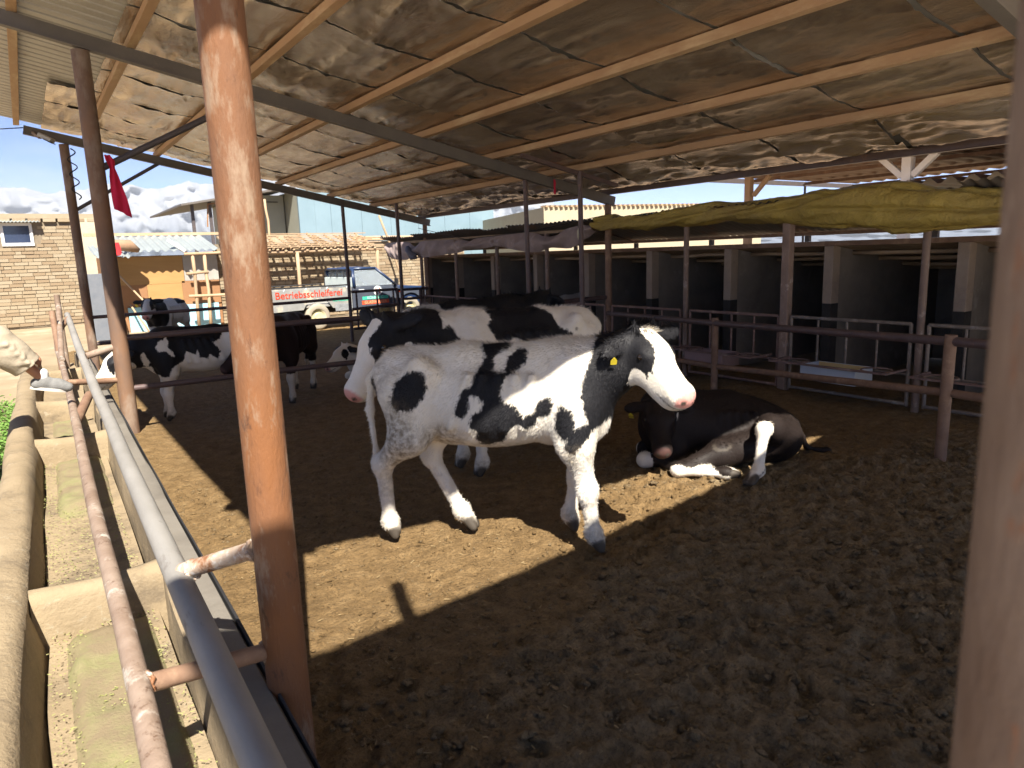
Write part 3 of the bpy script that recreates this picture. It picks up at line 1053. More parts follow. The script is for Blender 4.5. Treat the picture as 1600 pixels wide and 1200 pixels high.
for Y in (3.43, 6.62, 8.55, 11.2):
    x0, x1 = TX(Y, -.79), TX(Y, -.29)
    nn = 14
    prof = [(-.07, .03), (-.065, .32), (-.045, .36), (0, .372), (.045, .36), (.065, .32), (.07, .03)]
    P_ = np.zeros((len(prof), nn, 3))
    for j, x in enumerate(np.linspace(x0, x1, nn)):
        for i, (dy, z) in enumerate(prof):
            P_[i, j] = (x, Y + dy + .012 * vnoise(x * 5, i, Y, 3), z + .012 * vnoise(x * 4, 3, Y, 8) - (.02 * math.sin(math.pi * j / (nn - 1)) if 0 < i < 6 else 0))
    part('cross_wall', MB().grid(P_), M_CONC, trough, smooth=True)
# chopped green feed left in the trough
M_FEED = mat('green_chaff', (.175, .172, .075), (.215, .195, .10), 20, .9, .6, 90, c3=(.185, .145, .088), c3scale=3, c3pos=.47, c3soft=.07, bdist=.01)
for (ya, yb, hh) in ((5.0, 6.54, .03), (1.2, 3.35, .022), (6.72, 8.4, .012)):
    yl, xl = np.linspace(ya, yb, 50), np.linspace(-.70, -.34, 18)
    YY, OO = np.meshgrid(yl, xl, indexing='ij')
    e_ = np.minimum(sstep(0, .06, OO + .70), sstep(0, .05, -.34 - OO)) * sstep(0, .25, YY - ya) * sstep(0, .04, yb - YY)
    ZZ = .132 + (hh + .028 + .012 * fbm(YY * 7, OO * 9, 0, 4, 31)) * e_
    o = part('feed_residue', MB().grid(np.stack([TX(YY, OO), YY, ZZ], -1)), M_FEED, smooth=True)
    tag(o, {5.0: 'pale green chopped fodder left in the trough bay between two cross walls', 1.2: 'trampled green fodder in the nearest trough bay', 6.72: 'thin scatter of fodder in the trough bay by the person'}[ya], 'fodder')
    o['kind'] = 'stuff'
straw('fodder_flakes', 4500, (-.12, .30), (1.3, 6.5), lambda x, y: .172 + 0 * x, (.004, .015), mat('fodder_flake', (.20, .215, .065), (.25, .235, .105), 10, .8), 'loose green fodder flakes on the trough floor')

rails = thing('trough_rails', 'grey and brown pipe rails running above the trough', 'rail', (.3, 5.0, 0))
yr = np.linspace(.95, 13.2, 26)
def rail_pts(off, z, amp, seed, drop=0):
    return [(TX(y, off) + amp * vnoise(y * .5, 0, seed, seed), y, z + amp * vnoise(y * .45, 4, seed, seed) + drop * max(0, y - 7)) for y in yr]
tube_part('rail', rail_pts(-.315, .64, .010, 3, .055), .041, M_GALV, rails, 24, label='thick grey painted top rail')
tube_part('rail', rail_pts(-.515, .56, .022, 9), .031, M_WHITEPIPE, rails, 16, label='crooked brown rail with chipped white paint')
tube_part('arm', [(TX(2.5, -.30), 2.50, .67), (P0[0] - .055, P0[1] + .02, .80)], .029, M_RUSTW, rails, 14, label='short flaking white arm')
tube_part('arm', [(TX(2.05, -.50), 2.05, .56), (P0[0] - .055, P0[1] + .01, .45)], .027, M_RUST2, rails, 14)
tube_part('arm', [(TX(8.1, -.31), 8.05, .84), (ROWX(8.1) - .06, 8.1, .90)], .035, M_WHITEPIPE, rails, 12)
tube_part('arm', [(TX(7.9, -.5), 7.9, .62), (ROWX(8.1) - .06, 8.1, .56)], .030, M_RUST2, rails, 12)
def weld(p, d, r_, parent):
    d = np.array(d, float) / np.linalg.norm(d)
    u = np.cross(d, (0, 0, 1.0))
    u /= np.linalg.norm(u)
    w = np.cross(d, u)
    pts = [np.array(p) + (r_ * (1 + .06 * math.sin(7 * q))) * (math.cos(q) * u + math.sin(q) * w) + d * .004 * math.sin(5 * q) for q in np.linspace(0, 2 * math.pi, 25)]
    part('weld', MB().tube(pts, [.006 + .0025 * math.sin(9 * i) for i in range(25)], 7, False), M_RUSTW, parent, smooth=True)
weld((P0[0] - .058, P0[1] + .025, .797), (.22, -.33, .13), .031, rails)
weld((P0[0] - .060, P0[1] + .012, .452), (.45, .14, -.11), .030, rails)
weld((TX(2.5, -.30) + .028, 2.455, .685), (.22, -.33, .13), .031, rails)
weld((TX(2.05, -.50) + .03, 2.06, .552), (.45, .14, -.11), .030, rails)
tube_part('strut', [(TX(6.2, -.50), 6.15, .55), (TX(7.1, -.36), 7.1, .60)], .036, M_RUST2, rails, 12)
tube_part('stanchion', [(TX(11.5, -.50), 11.5, .2), (TX(11.7, -.52), 11.7, 1.12)], .04, M_RUST2, rails, 10)
tube_part('stanchion', [(TX(13.1, -.42), 13.1, .0), (TX(13.1, -.42), 13.1, 1.3)], .04, M_WHITEPIPE, rails, 10)
tube_part('strut', [(TX(10.2, -.5), 10.2, .60), (TX(12.8, -.42), 12.8, 1.15)], .035, M_WHITEPIPE, rails, 10)
tube_part('strut', [(TX(11.6, -.5), 11.6, .8), (TX(12.6, -.33), 12.6, .95)], .035, M_RUST2, rails, 10)
# ------------------------------------------------------------------ cattle
def coat_material(name, white, black, dirtcol=(0.16, 0.12, 0.075)):
    m = bpy.data.materials.new(name)
    m.use_nodes = True
    n, l = m.node_tree.nodes, m.node_tree.links
    bs = n['Principled BSDF']
    bs.inputs['Roughness'].default_value = 0.6
    bs.inputs['Specular IOR Level'].default_value = 0.18
    bs.inputs['Sheen Weight'].default_value = 0.0
    bs.inputs['Sheen Roughness'].default_value = 0.4
    at = n.new('ShaderNodeAttribute')
    at.attribute_name = 'coat'
    tn = n.new('ShaderNodeAttribute')
    tn.attribute_name = 'tint'
    tc = n.new('ShaderNodeTexCoord')

    def noise(scale, det, stretch=(1, 1, 1)):
        mp = n.new('ShaderNodeMapping')
        mp.inputs['Scale'].default_value = stretch
        l.new(tc.outputs['Object'], mp.inputs['Vector'])
        q = n.new('ShaderNodeTexNoise')
        q.inputs['Scale'].default_value = scale
        q.inputs['Detail'].default_value = det
        q.inputs['Roughness'].default_value = 0.7
        l.new(mp.outputs['Vector'], q.inputs['Vector'])
        return q.outputs['Fac']

    def math_(op, a, b):
        q = n.new('ShaderNodeMath')
        q.operation = op
        for i, v in enumerate((a, b)):
            if isinstance(v, (int, float)):
                q.inputs[i].default_value = v
            else:
                l.new(v, q.inputs[i])
        return q.outputs[0]

    def ramp(v, a, b, ca=(0, 0, 0, 1), cb=(1, 1, 1, 1)):
        q = n.new('ShaderNodeValToRGB')
        q.color_ramp.elements[0].position = a
        q.color_ramp.elements[1].position = b
        q.color_ramp.elements[0].color = ca
        q.color_ramp.elements[1].color = cb
        l.new(v, q.inputs['Fac'])
        return q.outputs['Color']

    def mix(f, a, b):
        q = n.new('ShaderNodeMixRGB')
        l.new(f, q.inputs['Fac'])
        for k, v in (('Color1', a), ('Color2', b)):
            if isinstance(v, tuple):
                q.inputs[k].default_value = (*v, 1)
            else:
                l.new(v, q.inputs[k])
        return q.outputs['Color']

    hair = noise(70, 4, (1, 1, 0.35))
    edge = math_('MULTIPLY', math_('SUBTRACT', hair, 0.5), 0.05)
    big = math_('MULTIPLY', math_('SUBTRACT', noise(14, 3), 0.5), 0.03)
    f = math_('ADD', math_('ADD', at.outputs['Fac'], edge), math_('ADD', big, 0.5))
    isblack = ramp(f, 0.496, 0.506)
    wcol = mix(ramp(noise(5, 5), 0.35, 0.7), white, tuple(v * s for v, s in zip(white, (0.9, 0.84, 0.72))))
    wcol = mix(ramp(noise(160, 2, (1, 1, 0.3)), 0.3, 0.62), tuple(v * 0.9 for v in white), wcol)
    bcol = mix(ramp(noise(120, 3, (1, 1, 0.3)), 0.45, 0.75), black, tuple(v * 1.5 + 0.002 for v in black))
    col = mix(isblack, wcol, bcol)
    sp = n.new('ShaderNodeSeparateColor')
    l.new(tn.outputs['Color'], sp.inputs['Color'])
    dn = math_('MULTIPLY', sp.outputs['Blue'], ramp(noise(26, 6), 0.36, 0.6))
    col = mix(dn, col, dirtcol)
    col = mix(sp.outputs['Red'], col, (0.62, 0.30, 0.26))
    col = mix(sp.outputs['Green'], col, (0.06, 0.05, 0.04))
    l.new(col, bs.inputs['Base Color'])
    bp = n.new('ShaderNodeBump')
    bp.inputs['Strength'].default_value = 0.3
    bp.inputs['Distance'].default_value = 0.0015
    l.new(noise(130, 4, (1, 1, 0.3)), bp.inputs['Height'])
    l.new(bp.outputs['Normal'], bs.inputs['Normal'])
    return m

M_COAT = coat_material('holstein_coat', (0.76, 0.72, 0.65), (0.010, 0.010, 0.012))
M_COAT_GREY = coat_material('holstein_coat_dusty', (0.56, 0.55, 0.53), (0.012, 0.012, 0.013))
M_COAT_BROWN = coat_material('dark_brown_coat', (0.62, 0.55, 0.46), (0.020, 0.011, 0.009))
M_COAT_LIE = coat_material('brown_black_coat', (.74, .69, .61), (.013, .0088, .0075))
M_EYE = mat('eye', (0.012, 0.008, 0.006), rough=0.08, spec=0.8)
M_TAG = mat('ear_tag_plastic', (.55, .44, .03), (.48, .38, .03), rough=0.45)
M_INK = mat('tag_ink', (0.05, 0.04, 0.02), rough=0.6)

def poly_sd(P, poly):
    """signed distance, positive inside"""
    poly = np.asarray(poly, float)
    a, b = poly, np.roll(poly, -1, 0)
    d2 = np.full(len(P), 1e9)
    inside = np.zeros(len(P), bool)
    for p, q in zip(a, b):
        e = q - p
        t = np.clip(((P - p) @ e) / (e @ e + 1e-12), 0, 1)
        r_ = P - p - t[:, None] * e
        d2 = np.minimum(d2, (r_ * r_).sum(1))
        if p[1] != q[1]:
            c = ((p[1] > P[:, 1]) != (q[1] > P[:, 1])) & (P[:, 0] < (q[0] - p[0]) * (P[:, 1] - p[1]) / (q[1] - p[1]) + p[0])
            inside ^= c
    d = np.sqrt(d2)
    return np.where(inside, d, -d)

def text_mesh(txt, size, thick=0.0, bold=0.0, align='CENTER'):
    cu = bpy.data.curves.new('lettering', 'FONT')
    cu.body = txt
    cu.size = size
    cu.extrude = thick
    cu.offset = bold
    cu.align_x = align
    cu.align_y = 'CENTER'
    o = bpy.data.objects.new('lettering', cu)
    COL.objects.link(o)
    dg = bpy.context.evaluated_depsgraph_get()
    me = bpy.data.meshes.new_from_object(o.evaluated_get(dg))
    bpy.data.objects.remove(o)
    return me

def default_legs():
    """joint chains, base size: hip/stifle/hock/fetlock/toe and shoulder/elbow/knee/fetlock/toe"""
    L = {}
    for s, k in ((-1, 'R'), (1, 'L')):
        y = 0.13 * s
        L['h' + k] = [(-.50, y, .86), (-.46, y * 1.15, .64), (-.63, y, .46), (-.60, y, .11), (-.555, y, .03)]
        L['f' + k] = [(.40, y * 1.1, .80), (.37, y * 1.1, .60), (.42, y, .34), (.41, y, .105), (.45, y, .03)]
    return L

def build_cow(name, label, loc, heading, S=1.0, legs=None, head=((.80, 0, 1.06), (.75, 0, -.62)), headup=(0, 0, 1),
              black_R=(), black_L=(), invert=False, dirt=(), head_style='blaze', m=None, h=0.016, lower=0.0, trunk=None,
              tags=(), fur=0, furlen=0.022, group=None, tail=None, ears=((.0, 1, -.15), (.0, -1, -.15)), neck=None, horns=True,
              legtags=None, tuft=False, tagtext=None, headscale=1.0, legcoat=None, tagn=None):
    m = m or M_COAT
    s = SDF()
    lw = np.array([0, 0, -lower])
    # trunk
    if trunk is None:
        s.ell((-.02, 0, .83), (.57, .228, .250), k=.06)
        s.ell((-.10, 0, .74), (.40, .205, .180), k=.07)
        s.ell((.33, 0, .86), (.26, .180, .265), k=.07)
        s.ell((-.47, 0, .875), (.24, .195, .215), k=.08)
        s.cone((-.62, 0, 1.02), (-.2, 0, 1.045), .075, .075, .09)
        s.cone((-.2, 0, 1.045), (.42, 0, 1.06), .075, .085, .09)
        for q in (-1, 1):
            s.cone((-.42, q * .175, 1.035), (-.37, q * .17, .98), .05, .055, .07)
            s.cone((-.67, q * .075, .95), (-.60, q * .09, .90), .055, .07, .08)
            s.ell((.42, q * .135, .82), (.13, .075, .24), k=.09)
            for k_ in range(5):
                s.cone((.20 - .085 * k_, q * .200, .98), (.15 - .10 * k_, q * .214, .70), .016, .012, .04)
            s.cone((.43, q * .17, .70), (.40, q * .15, .62), .06, .07, .06)
        s.ell((.49, 0, .73), (.11, .075, .14), k=.07)
        s.cone((.45, 0, .63), (.28, 0, .63), .05, .055, .07)
        s.cone((-.30, 0, .61), (-.42, 0, .64), .05, .05, .06)
    else:
        trunk(s)
    # legs
    L = default_legs()
    if legs is not None:
        L.update(legs)
    for key, J in L.items():
        J = [np.array(p, float) for p in J]
        if key[0] == 'h':
            s.cone(J[0], J[1], .128, .108, .07, 2)
            s.cone(J[1], J[2], .098, .048, .06, 2)
            s.cone(J[2] + np.array([-.022, 0, .015]), J[2], .034, .045, .04, 2)
        else:
            s.cone(J[0], J[1], .105, .080, .07, 2)
            s.cone(J[1], J[2], .080, .046, .06, 2)
            s.ell(J[2], (.047, .044, .06), k=.04, tag=2)
        s.cone(J[2], J[3], .044, .036, .045, 2)
        s.ell(J[3], (.047, .044, .046), k=.035, tag=2)
        t = J[4] - J[3]
        s.cone(J[3], J[3] + t * .55, .038, .042, .03, 2)
        side = np.cross(t, (0, 0, 1))
        side = side / (np.linalg.norm(side) + 1e-6)
        for q in (-1, 1):
            s.cone(J[3] + t * .6 + side * q * .018, J[4] + side * q * .024, .032, .027, .012, 3)
    # neck and head
    H0, hd = np.array(head[0], float), np.array(head[1], float)
    rot = rot_from(hd, headup)
    hs = headscale
    T = lambda u, w, v: H0 + rot @ np.array([u * hs, w * hs, v * hs])
    if neck is None:
        neck = [((.48, 0, .95), .165), ((.62, 0, .98), .145)]
    npts = [np.array(p[0], float) for p in neck] + [T(.02, 0, -.03)]
    nrs = [p[1] for p in neck] + [.105 * hs]
    s.chain(npts, nrs, .09, 4)
    s.cone(npts[0] + np.array([.02, 0, -.12]), T(.06, 0, -.10), .105, .065, .09, 4)
    s.cone(T(.0, 0, -.01), T(.14, 0, -.005), .092 * hs, .086 * hs, .06, 5)
    s.ell(T(.11, 0, -.01), np.array((.12, .115, .085)) * hs, rot, .05, 5)
    s.cone(T(.15, 0, .000), T(.39, 0, -.03), .080 * hs, .062 * hs, .06, 5)
    s.ell(T(.27, 0, -.055), np.array((.17, .066, .072)) * hs, rot, .05, 5)
    s.ell(T(.425, 0, -.045), np.array((.058, .078, .066)) * hs, rot, .05, 5)
    s.ell(T(.43, 0, -.025), np.array((.048, .060, .050)) * hs, rot, .03, 6)
    s.cone(T(.40, 0, -.105), T(.30, 0, -.12), .036 * hs, .036 * hs, .04, 5)
    for q in (-1, 1):
        s.cone(T(.05, q * .055, -.115), T(.36, q * .02, -.105), .060 * hs, .036 * hs, .06, 5)
        s.ell(T(.10, q * .066, -.075), np.array((.115, .038, .085)) * hs, rot, .05, 5)
        s.ell(T(.150, q * .090, .036), np.array((.045, .028, .020)) * hs, rot, .03, 5)
        e = np.array(ears[0 if q > 0 else 1], float)
        e /= np.linalg.norm(e)
        ew = rot @ e
        base = T(-.005, q * .095, .012)
        c = base + ew * .105 * hs
        eup = rot @ np.array([0.35, 0, 1.0])
        er = rot_from(ew, eup)
        s.ell(c, np.array((.105, .055, .024)) * hs, er, .022, 7)
        s.cone(base, base + ew * .03, .036 * hs, .034 * hs, .03, 7)
        if horns:
            s.cone(T(-.02, q * .055, .075), T(-.035, q * .078, .125), .022, .008, .02, 8)
    # tail
    tail = tail or [(-.70, 0, 1.0), (-.765, 0, .93), (-.785, .0, .75), (-.77, .01, .5)]
    s.chain([np.array(p, float) for p in tail], list(np.linspace(.032, .014, len(tail))), .035, 9)
    t1 = np.array(tail[-1], float)
    t0 = np.array(tail[-2], float)
    td = (t1 - t0) / np.linalg.norm(t1 - t0)
    s.chain([t1, t1 + td * .1, t1 + td * .2], [.02, .034, .008], .02, 9)
    for i, p in enumerate(s.pr):       # lower the whole figure if asked (lying animals pass lower > 0)
        pass
    V, Fq = s.mesh(h, floor=0.0 + lower)
    V = V + lw
    # coat fields
    W = V - lw
    side_xz = W[:, [0, 2]]
    fR = np.max([poly_sd(side_xz, p) for p in black_R], 0) if len(black_R) else np.full(len(V), -.3)
    fL = np.max([poly_sd(side_xz, p) for p in black_L], 0) if len(black_L) else np.full(len(V), -.3)
    wl_ = sstep(-.05, .05, W[:, 1])
    coat = fR * (1 - wl_) + fL * wl_
    if invert:
        coat = -coat
    dist = s.nearest_tag(W, (4, 5, 6, 7, 8, 9, 3))
    q = (W - H0) @ rot / hs
    u, w, v = q[:, 0], np.abs(q[:, 1]), q[:, 2]
    dh = np.minimum(dist[5], dist[6])
    hm = sstep(.05, .015, dh) * sstep(-.02, .05, u + .03)
    if head_style == 'blaze':       # white blaze and muzzle, black cheeks, white jaw
        hb = np.minimum.reduce([w - (.054 + .16 * np.clip(u - .12, 0, 1)), .255 - u - .6 * (v + .02), v + .085 - .30 * np.clip(u - .03, 0, 1)])
    elif head_style == 'narrow':    # black with a narrow blaze, white muzzle
        hb = np.minimum.reduce([np.maximum(w - .028, .02 - np.abs(u - .10)) * 1.0, .34 - u + .4 * v])
    elif head_style == 'face':      # white front of the face only
        hb = np.minimum(w - .05 - .05 * (u > .3), .36 - u)
    elif head_style == 'star':      # black with a white star, brownish muzzle
        hb = np.minimum(np.sqrt((u - .135) ** 2 + (q[:, 1] * .9) ** 2) - .034 - .010 * np.sin(np.arctan2(q[:, 1], u - .135) * 3), .3) + .0
        hb = np.where(v < 0.02, .2, hb)
    elif head_style == 'white':     # white with black eye patches and ears
        hb = np.minimum(.085 - np.sqrt((u - .11) ** 2 + (v + .01) ** 2), w - .035)
    else:
        hb = np.full(len(V), .2)
    em = sstep(.02, .004, dist[7])
    coat = coat * (1 - hm) + hb * hm
    if head_style != 'allwhite':
        coat = np.where(em > .02, np.maximum(coat, em * .08), coat)
    tint = np.zeros((len(V), 4), np.float32)
    tint[:, 3] = 1
    nose = sstep(.040, .015, dist[6]) * sstep(.448, .462, u + .15 * np.maximum(v + .02, 0)) * sstep(-.080, -.060, v)
    nostril = np.maximum(sstep(.020, .012, np.sqrt((.5 * (q[:, 0] - .472)) ** 2 + (np.abs(q[:, 1]) - .036) ** 2 + (v + .028) ** 2)), 0)
    mouth = sstep(.007, .003, np.abs(v + .088 - .05 * (u - .40))) * sstep(.30, .36, u)
    tint[:, 0] = nose if head_style in ('blaze', 'narrow', 'face', 'white') else nose * .10
    tint[:, 1] = np.clip(sstep(.012, .0, dist[3]) + nostril + mouth * .8, 0, 1)
    for (cx, cz, rx, rz, side, amt) in dirt:
        e = np.sqrt(((W[:, 0] - cx) / rx) ** 2 + ((W[:, 2] - cz) / rz) ** 2)
        g = amt * sstep(1.1, .45, e)
        if side:
            g = g * (np.sign(W[:, 1]) == side)
        tint[:, 2] = np.maximum(tint[:, 2], g)
    tint[:, 2] = np.maximum(tint[:, 2], .75 * sstep(.22, .05, W[:, 2] - lower) * (lower == 0))
    if legcoat is not None:
        coat = legcoat(W, coat)

    root = thing(name, label, 'cow', loc, group)
    root.rotation_euler = (0, 0, heading)

    def finish(nm, VV, FF, cc, tt):
        me = fast_mesh(nm, VV * S, FF)
        a = me.attributes.new('coat', 'FLOAT', 'POINT')
        a.data.foreach_set('value', cc.astype(np.float32))
        a = me.attributes.new('tint', 'FLOAT_COLOR', 'POINT')
        a.data.foreach_set('color', tt.astype(np.float32).ravel())
        me.materials.append(m)
        o = bpy.data.objects.new(nm, me)
        COL.objects.link(o)
        o.parent = root
        return o
    finish('body', V, Fq, coat, tint)
    if fur:
        tri = np.concatenate([Fq[:, [0, 1, 2]], Fq[:, [0, 2, 3]]])
        A, B, C = V[tri[:, 0]], V[tri[:, 1]], V[tri[:, 2]]
        nr = np.cross(B - A, C - A)
        ar = np.linalg.norm(nr, axis=1)
        keep = (dist[3][tri[:, 0]] > .01)
        pr = ar * keep
        pick = rng.choice(len(tri), fur, p=pr / pr.sum())
        r1, r2 = rng.random(fur), rng.random(fur)
        fl = r1 + r2 > 1
        r1[fl], r2[fl] = 1 - r1[fl], 1 - r2[fl]
        b0 = 1 - r1 - r2
        P = A[pick] * b0[:, None] + B[pick] * r1[:, None] + C[pick] * r2[:, None]
        N = nr[pick] / (ar[pick][:, None] + 1e-12)
        hh = sstep(.05, .02, dh)[tri[pick, 0]]
        lay = np.tile(np.array([-.7, 0, -.75]), (fur, 1)) * (1 - hh)[:, None] + hh[:, None] * (rot @ np.array([.8, 0, -.25]))
        lay = lay + rng.normal(0, .35, (fur, 3))
        lay -= N * (lay * N).sum(1)[:, None]
        lay /= np.linalg.norm(lay, axis=1)[:, None] + 1e-9
        top = sstep(.55, .9, N[:, 2]) * (1 - hh)
        ln = furlen * (0.6 + .8 * rng.random(fur)) * (1 + .6 * top) * (1 - .55 * hh)
        lift = .28 + .55 * top * rng.random(fur)
        if tuft:
            tf = (np.sqrt(((P - lw - T(-.02, 0, .08)) ** 2).sum(1)) < .075)
            ln = np.where(tf, .05, ln)
            lift = np.where(tf, 1.0, lift)
        d = lay + N * lift[:, None]
        d /= np.linalg.norm(d, axis=1)[:, None]
        sd_ = np.cross(d, N)
        sd_ /= np.linalg.norm(sd_, axis=1)[:, None] + 1e-9
        wd = .0022
        VV = np.stack([P - sd_ * wd - N * .002, P + sd_ * wd - N * .002, P + d * ln[:, None]], 1).reshape(-1, 3)
        FF = np.arange(fur * 3).reshape(-1, 3)
        iv = tri[pick, 0]
        cc = coat[tri[pick]]
        cc = cc[:, 0] * b0 + cc[:, 1] * r1 + cc[:, 2] * r2
        cc = np.repeat(cc, 3)
        tt = np.repeat(tint[iv], 3, 0)
        o = finish('coat_hair', VV, FF, cc, tt)
        o['kind'] = 'stuff'
    # eyes
    for q_ in (-1, 1):
        c = (T(.150, q_ * .108, .016) + lw) * S
        prof = [(0.0001, -.021), (.012, -.0175), (.019, -.009), (.021, 0), (.019, .009), (.012, .0175), (.0001, .021)]
        mb = MB().lathe([(a * S * hs, b * S * hs) for a, b in prof], c, 'y', 14)
        me = newmesh('eye', mb.v, mb.f, True)
        fixnormals(me)
        me.materials.append(M_EYE)
        o = bpy.data.objects.new('eye', me)
        COL.objects.link(o)
        o.parent = root
    # ear tags: (side, text)
    for q_, txt, along, size in tags:
        e = np.array(ears[0 if q_ > 0 else 1], float)
        e /= np.linalg.norm(e)
        c = (T(-.005, q_ * .095, .012) + (rot @ e) * along * hs + rot @ np.array([.030, 0, -.02]) + lw) * S
        nrm = rot @ (np.array([.9, q_ * .35, .1]) if tagn is None else np.array(tagn, float))
        nrm /= np.linalg.norm(nrm)
        c = c + nrm * .022
        upv = np.array([0, 0, 1.0]) - nrm * nrm[2]
        upv /= np.linalg.norm(upv)
        rt_ = np.cross(upv, nrm)
        pts = np.array([(-.5, -1.15), (.5, -1.15), (.55, -1.0), (.55, -.3), (.2, .1), (.12, .25), (-.12, .25), (-.2, .1), (-.55, -.3), (-.55, -1.0)]) * size
        mb = MB()
        fr = [c + rt_ * a + upv * b + nrm * .0035 for a, b in pts]
        bk = [c + rt_ * a + upv * b for a, b in pts]
        k = len(pts)
        mb.add(fr + bk, [tuple(range(k)), tuple(reversed(range(k, 2 * k)))] + [(i, i + k, (i + 1) % k + k, (i + 1) % k) for i in range(k)])
        me = newmesh('ear_tag', mb.v, mb.f)
        fixnormals(me)
        me.materials.append(M_TAG)
        o = bpy.data.objects.new('ear_tag', me)
        COL.objects.link(o)
        o.parent = root
        if txt:
            tm = text_mesh(txt, size * .85)
            a = np.zeros(len(tm.vertices) * 3, np.float32)
            tm.vertices.foreach_get('co', a)
            a = a.reshape(-1, 3)
            w3 = c + upv * (-.7 * size) + a[:, :1] * rt_ + a[:, 1:2] * upv + nrm * .0065
            tm.vertices.foreach_set('co', w3.astype(np.float32).ravel())
            tm.materials.clear()
            tm.materials.append(M_INK)
            o2 = bpy.data.objects.new('tag_number', tm)
            COL.objects.link(o2)
            o2.parent = o
    return root

# ---- the heifer standing in the sun strip (seen from its right side)
def hp(pts):
    out = []
    for cx, cy in pts:
        px, py = 540 + cx / 2.857, 430 + cy / 2.857
        g = 840 + (px - 620) * 20 / 305
        sc = 268 + (px - 620) * 25 / 305
        out.append((-.66 + (px - 620) / 254, (g - py) / sc))
    return out
HB = [hp(p) for p in (
    [(300, 510), (320, 440), (360, 400), (410, 385), (445, 410), (445, 470), (420, 520), (390, 555), (350, 560), (310, 545)],
    [(640, 300), (650, 255), (760, 250), (760, 300), (730, 320), (700, 345), (705, 395), (745, 400), (750, 345), (790, 305), (830, 310), (830, 345),
     (800, 395), (755, 415), (735, 470), (745, 510), (790, 530), (820, 580), (860, 560), (880, 510), (920, 490), (938, 520), (925, 580),
     (880, 590), (860, 630), (825, 640), (790, 620), (760, 650), (740, 700), (690, 720), (640, 725), (625, 690), (635, 660), (610, 630),
     (620, 580), (660, 545), (665, 520), (640, 495), (615, 500), (610, 560), (585, 590), (555, 580), (560, 530), (585, 470), (620, 450), (640, 390), (665, 345)],
    [(945, 560), (965, 520), (1000, 540), (1025, 590), (1015, 640), (985, 680), (950, 670), (940, 620)],
    [(1095, 240), (1075, 320), (1065, 370), (1045, 430), (1040, 500), (1050, 560), (1060, 600), (1010, 630), (985, 660), (975, 720), (1010, 755),
     (1050, 700), (1075, 650), (1140, 620), (1180, 585), (1200, 570), (1210, 640), (1240, 650), (1330, 600), (1420, 400), (1400, 150), (1200, 150)],
    [(170, 440), (205, 430), (222, 500), (212, 560), (195, 575), (170, 520)])]
HBL = [[(-.62, 1.2), (-.2, 1.25), (-.15, .9), (-.4, .75), (-.6, .9)], [(.1, 1.25), (.3, 1.25), (.35, .8), (.2, .6), (.05, .8)],
       [(.5, 1.3), (.5, .8), (.6, .5), (1.2, .6), (1.2, 1.4)]]
lg = default_legs()
lg['hR'] = [(-.52, -.13, .86), (-.50, -.15, .64), (-.685, -.11, .46), (-.675, -.085, .11), (-.645, -.08, .03)]
lg['hL'] = [(-.46, .13, .86), (-.40, .13, .66), (-.47, .11, .45), (-.29, .09, .12), (-.215, .085, .03)]
lg['fR'] = [(.42, -.145, .80), (.42, -.15, .60), (.475, -.14, .35), (.505, -.135, .105), (.545, -.134, .03)]
lg['fL'] = [(.40, .145, .80), (.38, .15, .60), (.395, .14, .34), (.345, .14, .11), (.375, .14, .03)]
build_cow('heifer', 'black and white heifer standing in the strip of sunlight with a yellow ear tag', (2.215, 3.36, 0), math.atan2(-.64, .63), 1.055, lg,
          head=((.745, -.03, 1.145), (.56, -.58, -.57)), headscale=.93, black_R=HB, black_L=HBL, h=.0125, fur=70000, furlen=.02, tuft=True,
          tags=((-1, '', .13, .031),), tagn=(.95, -.42, .1), ears=((.0, 1, .12), (.30, -1, -.25)), neck=[((.45, 0, .96), .16), ((.61, -.015, 1.03), .128)],
          dirt=((-.56, .62, .17, .28, -1, .85), (-.66, .95, .09, .12, -1, .5), (-.30, .62, .16, .12, -1, .75), (-.05, .52, .55, .10, -1, .6), (.45, .52, .14, .12, -1, .5), (.5, .25, .1, .12, -1, .5), (-.6, .35, .14, .2, -1, .5)))

# ---- the second cow, facing the trough side, behind the heifer (seen from its left side)
def c2(pts):
    return [(.45 - (px - 735) / 205 * 1.17, 1.13 - (py - 486 + (px - 735) * 28 / 205) / 205) for px, py in pts]
CB2 = [c2(p) for p in ([(705, 440), (695, 505), (705, 500), (722, 530), (735, 560), (720, 620), (560, 640), (540, 440)],
                       [(752, 430), (764, 492), (753, 500), (762, 520), (775, 528), (782, 515), (795, 518), (790, 535), (788, 560), (760, 590), (800, 640), (862, 590),
                        (862, 525), (872, 520), (876, 505), (862, 498), (858, 478), (842, 470), (835, 430)],
                       [(922, 505), (930, 500), (934, 512), (930, 526), (922, 518)],
                       [(878, 498), (882, 497), (882, 502), (878, 502)])]
lg = default_legs()
build_cow('cow', 'large black and white cow with black neck and pink nose behind the heifer', (3.20, 4.62, 0), math.pi, 1.115, lg,
          head=((1.0, .0, 1.09), (.58, .10, -.72)), headscale=1.08, black_L=CB2, black_R=CB2, h=.016, fur=26000, head_style='blaze', tags=(),
          ears=((-.5, 1, -.1), (-.3, -1, .2)), neck=[((.48, 0, .98), .165), ((.74, 0, 1.03), .135)])

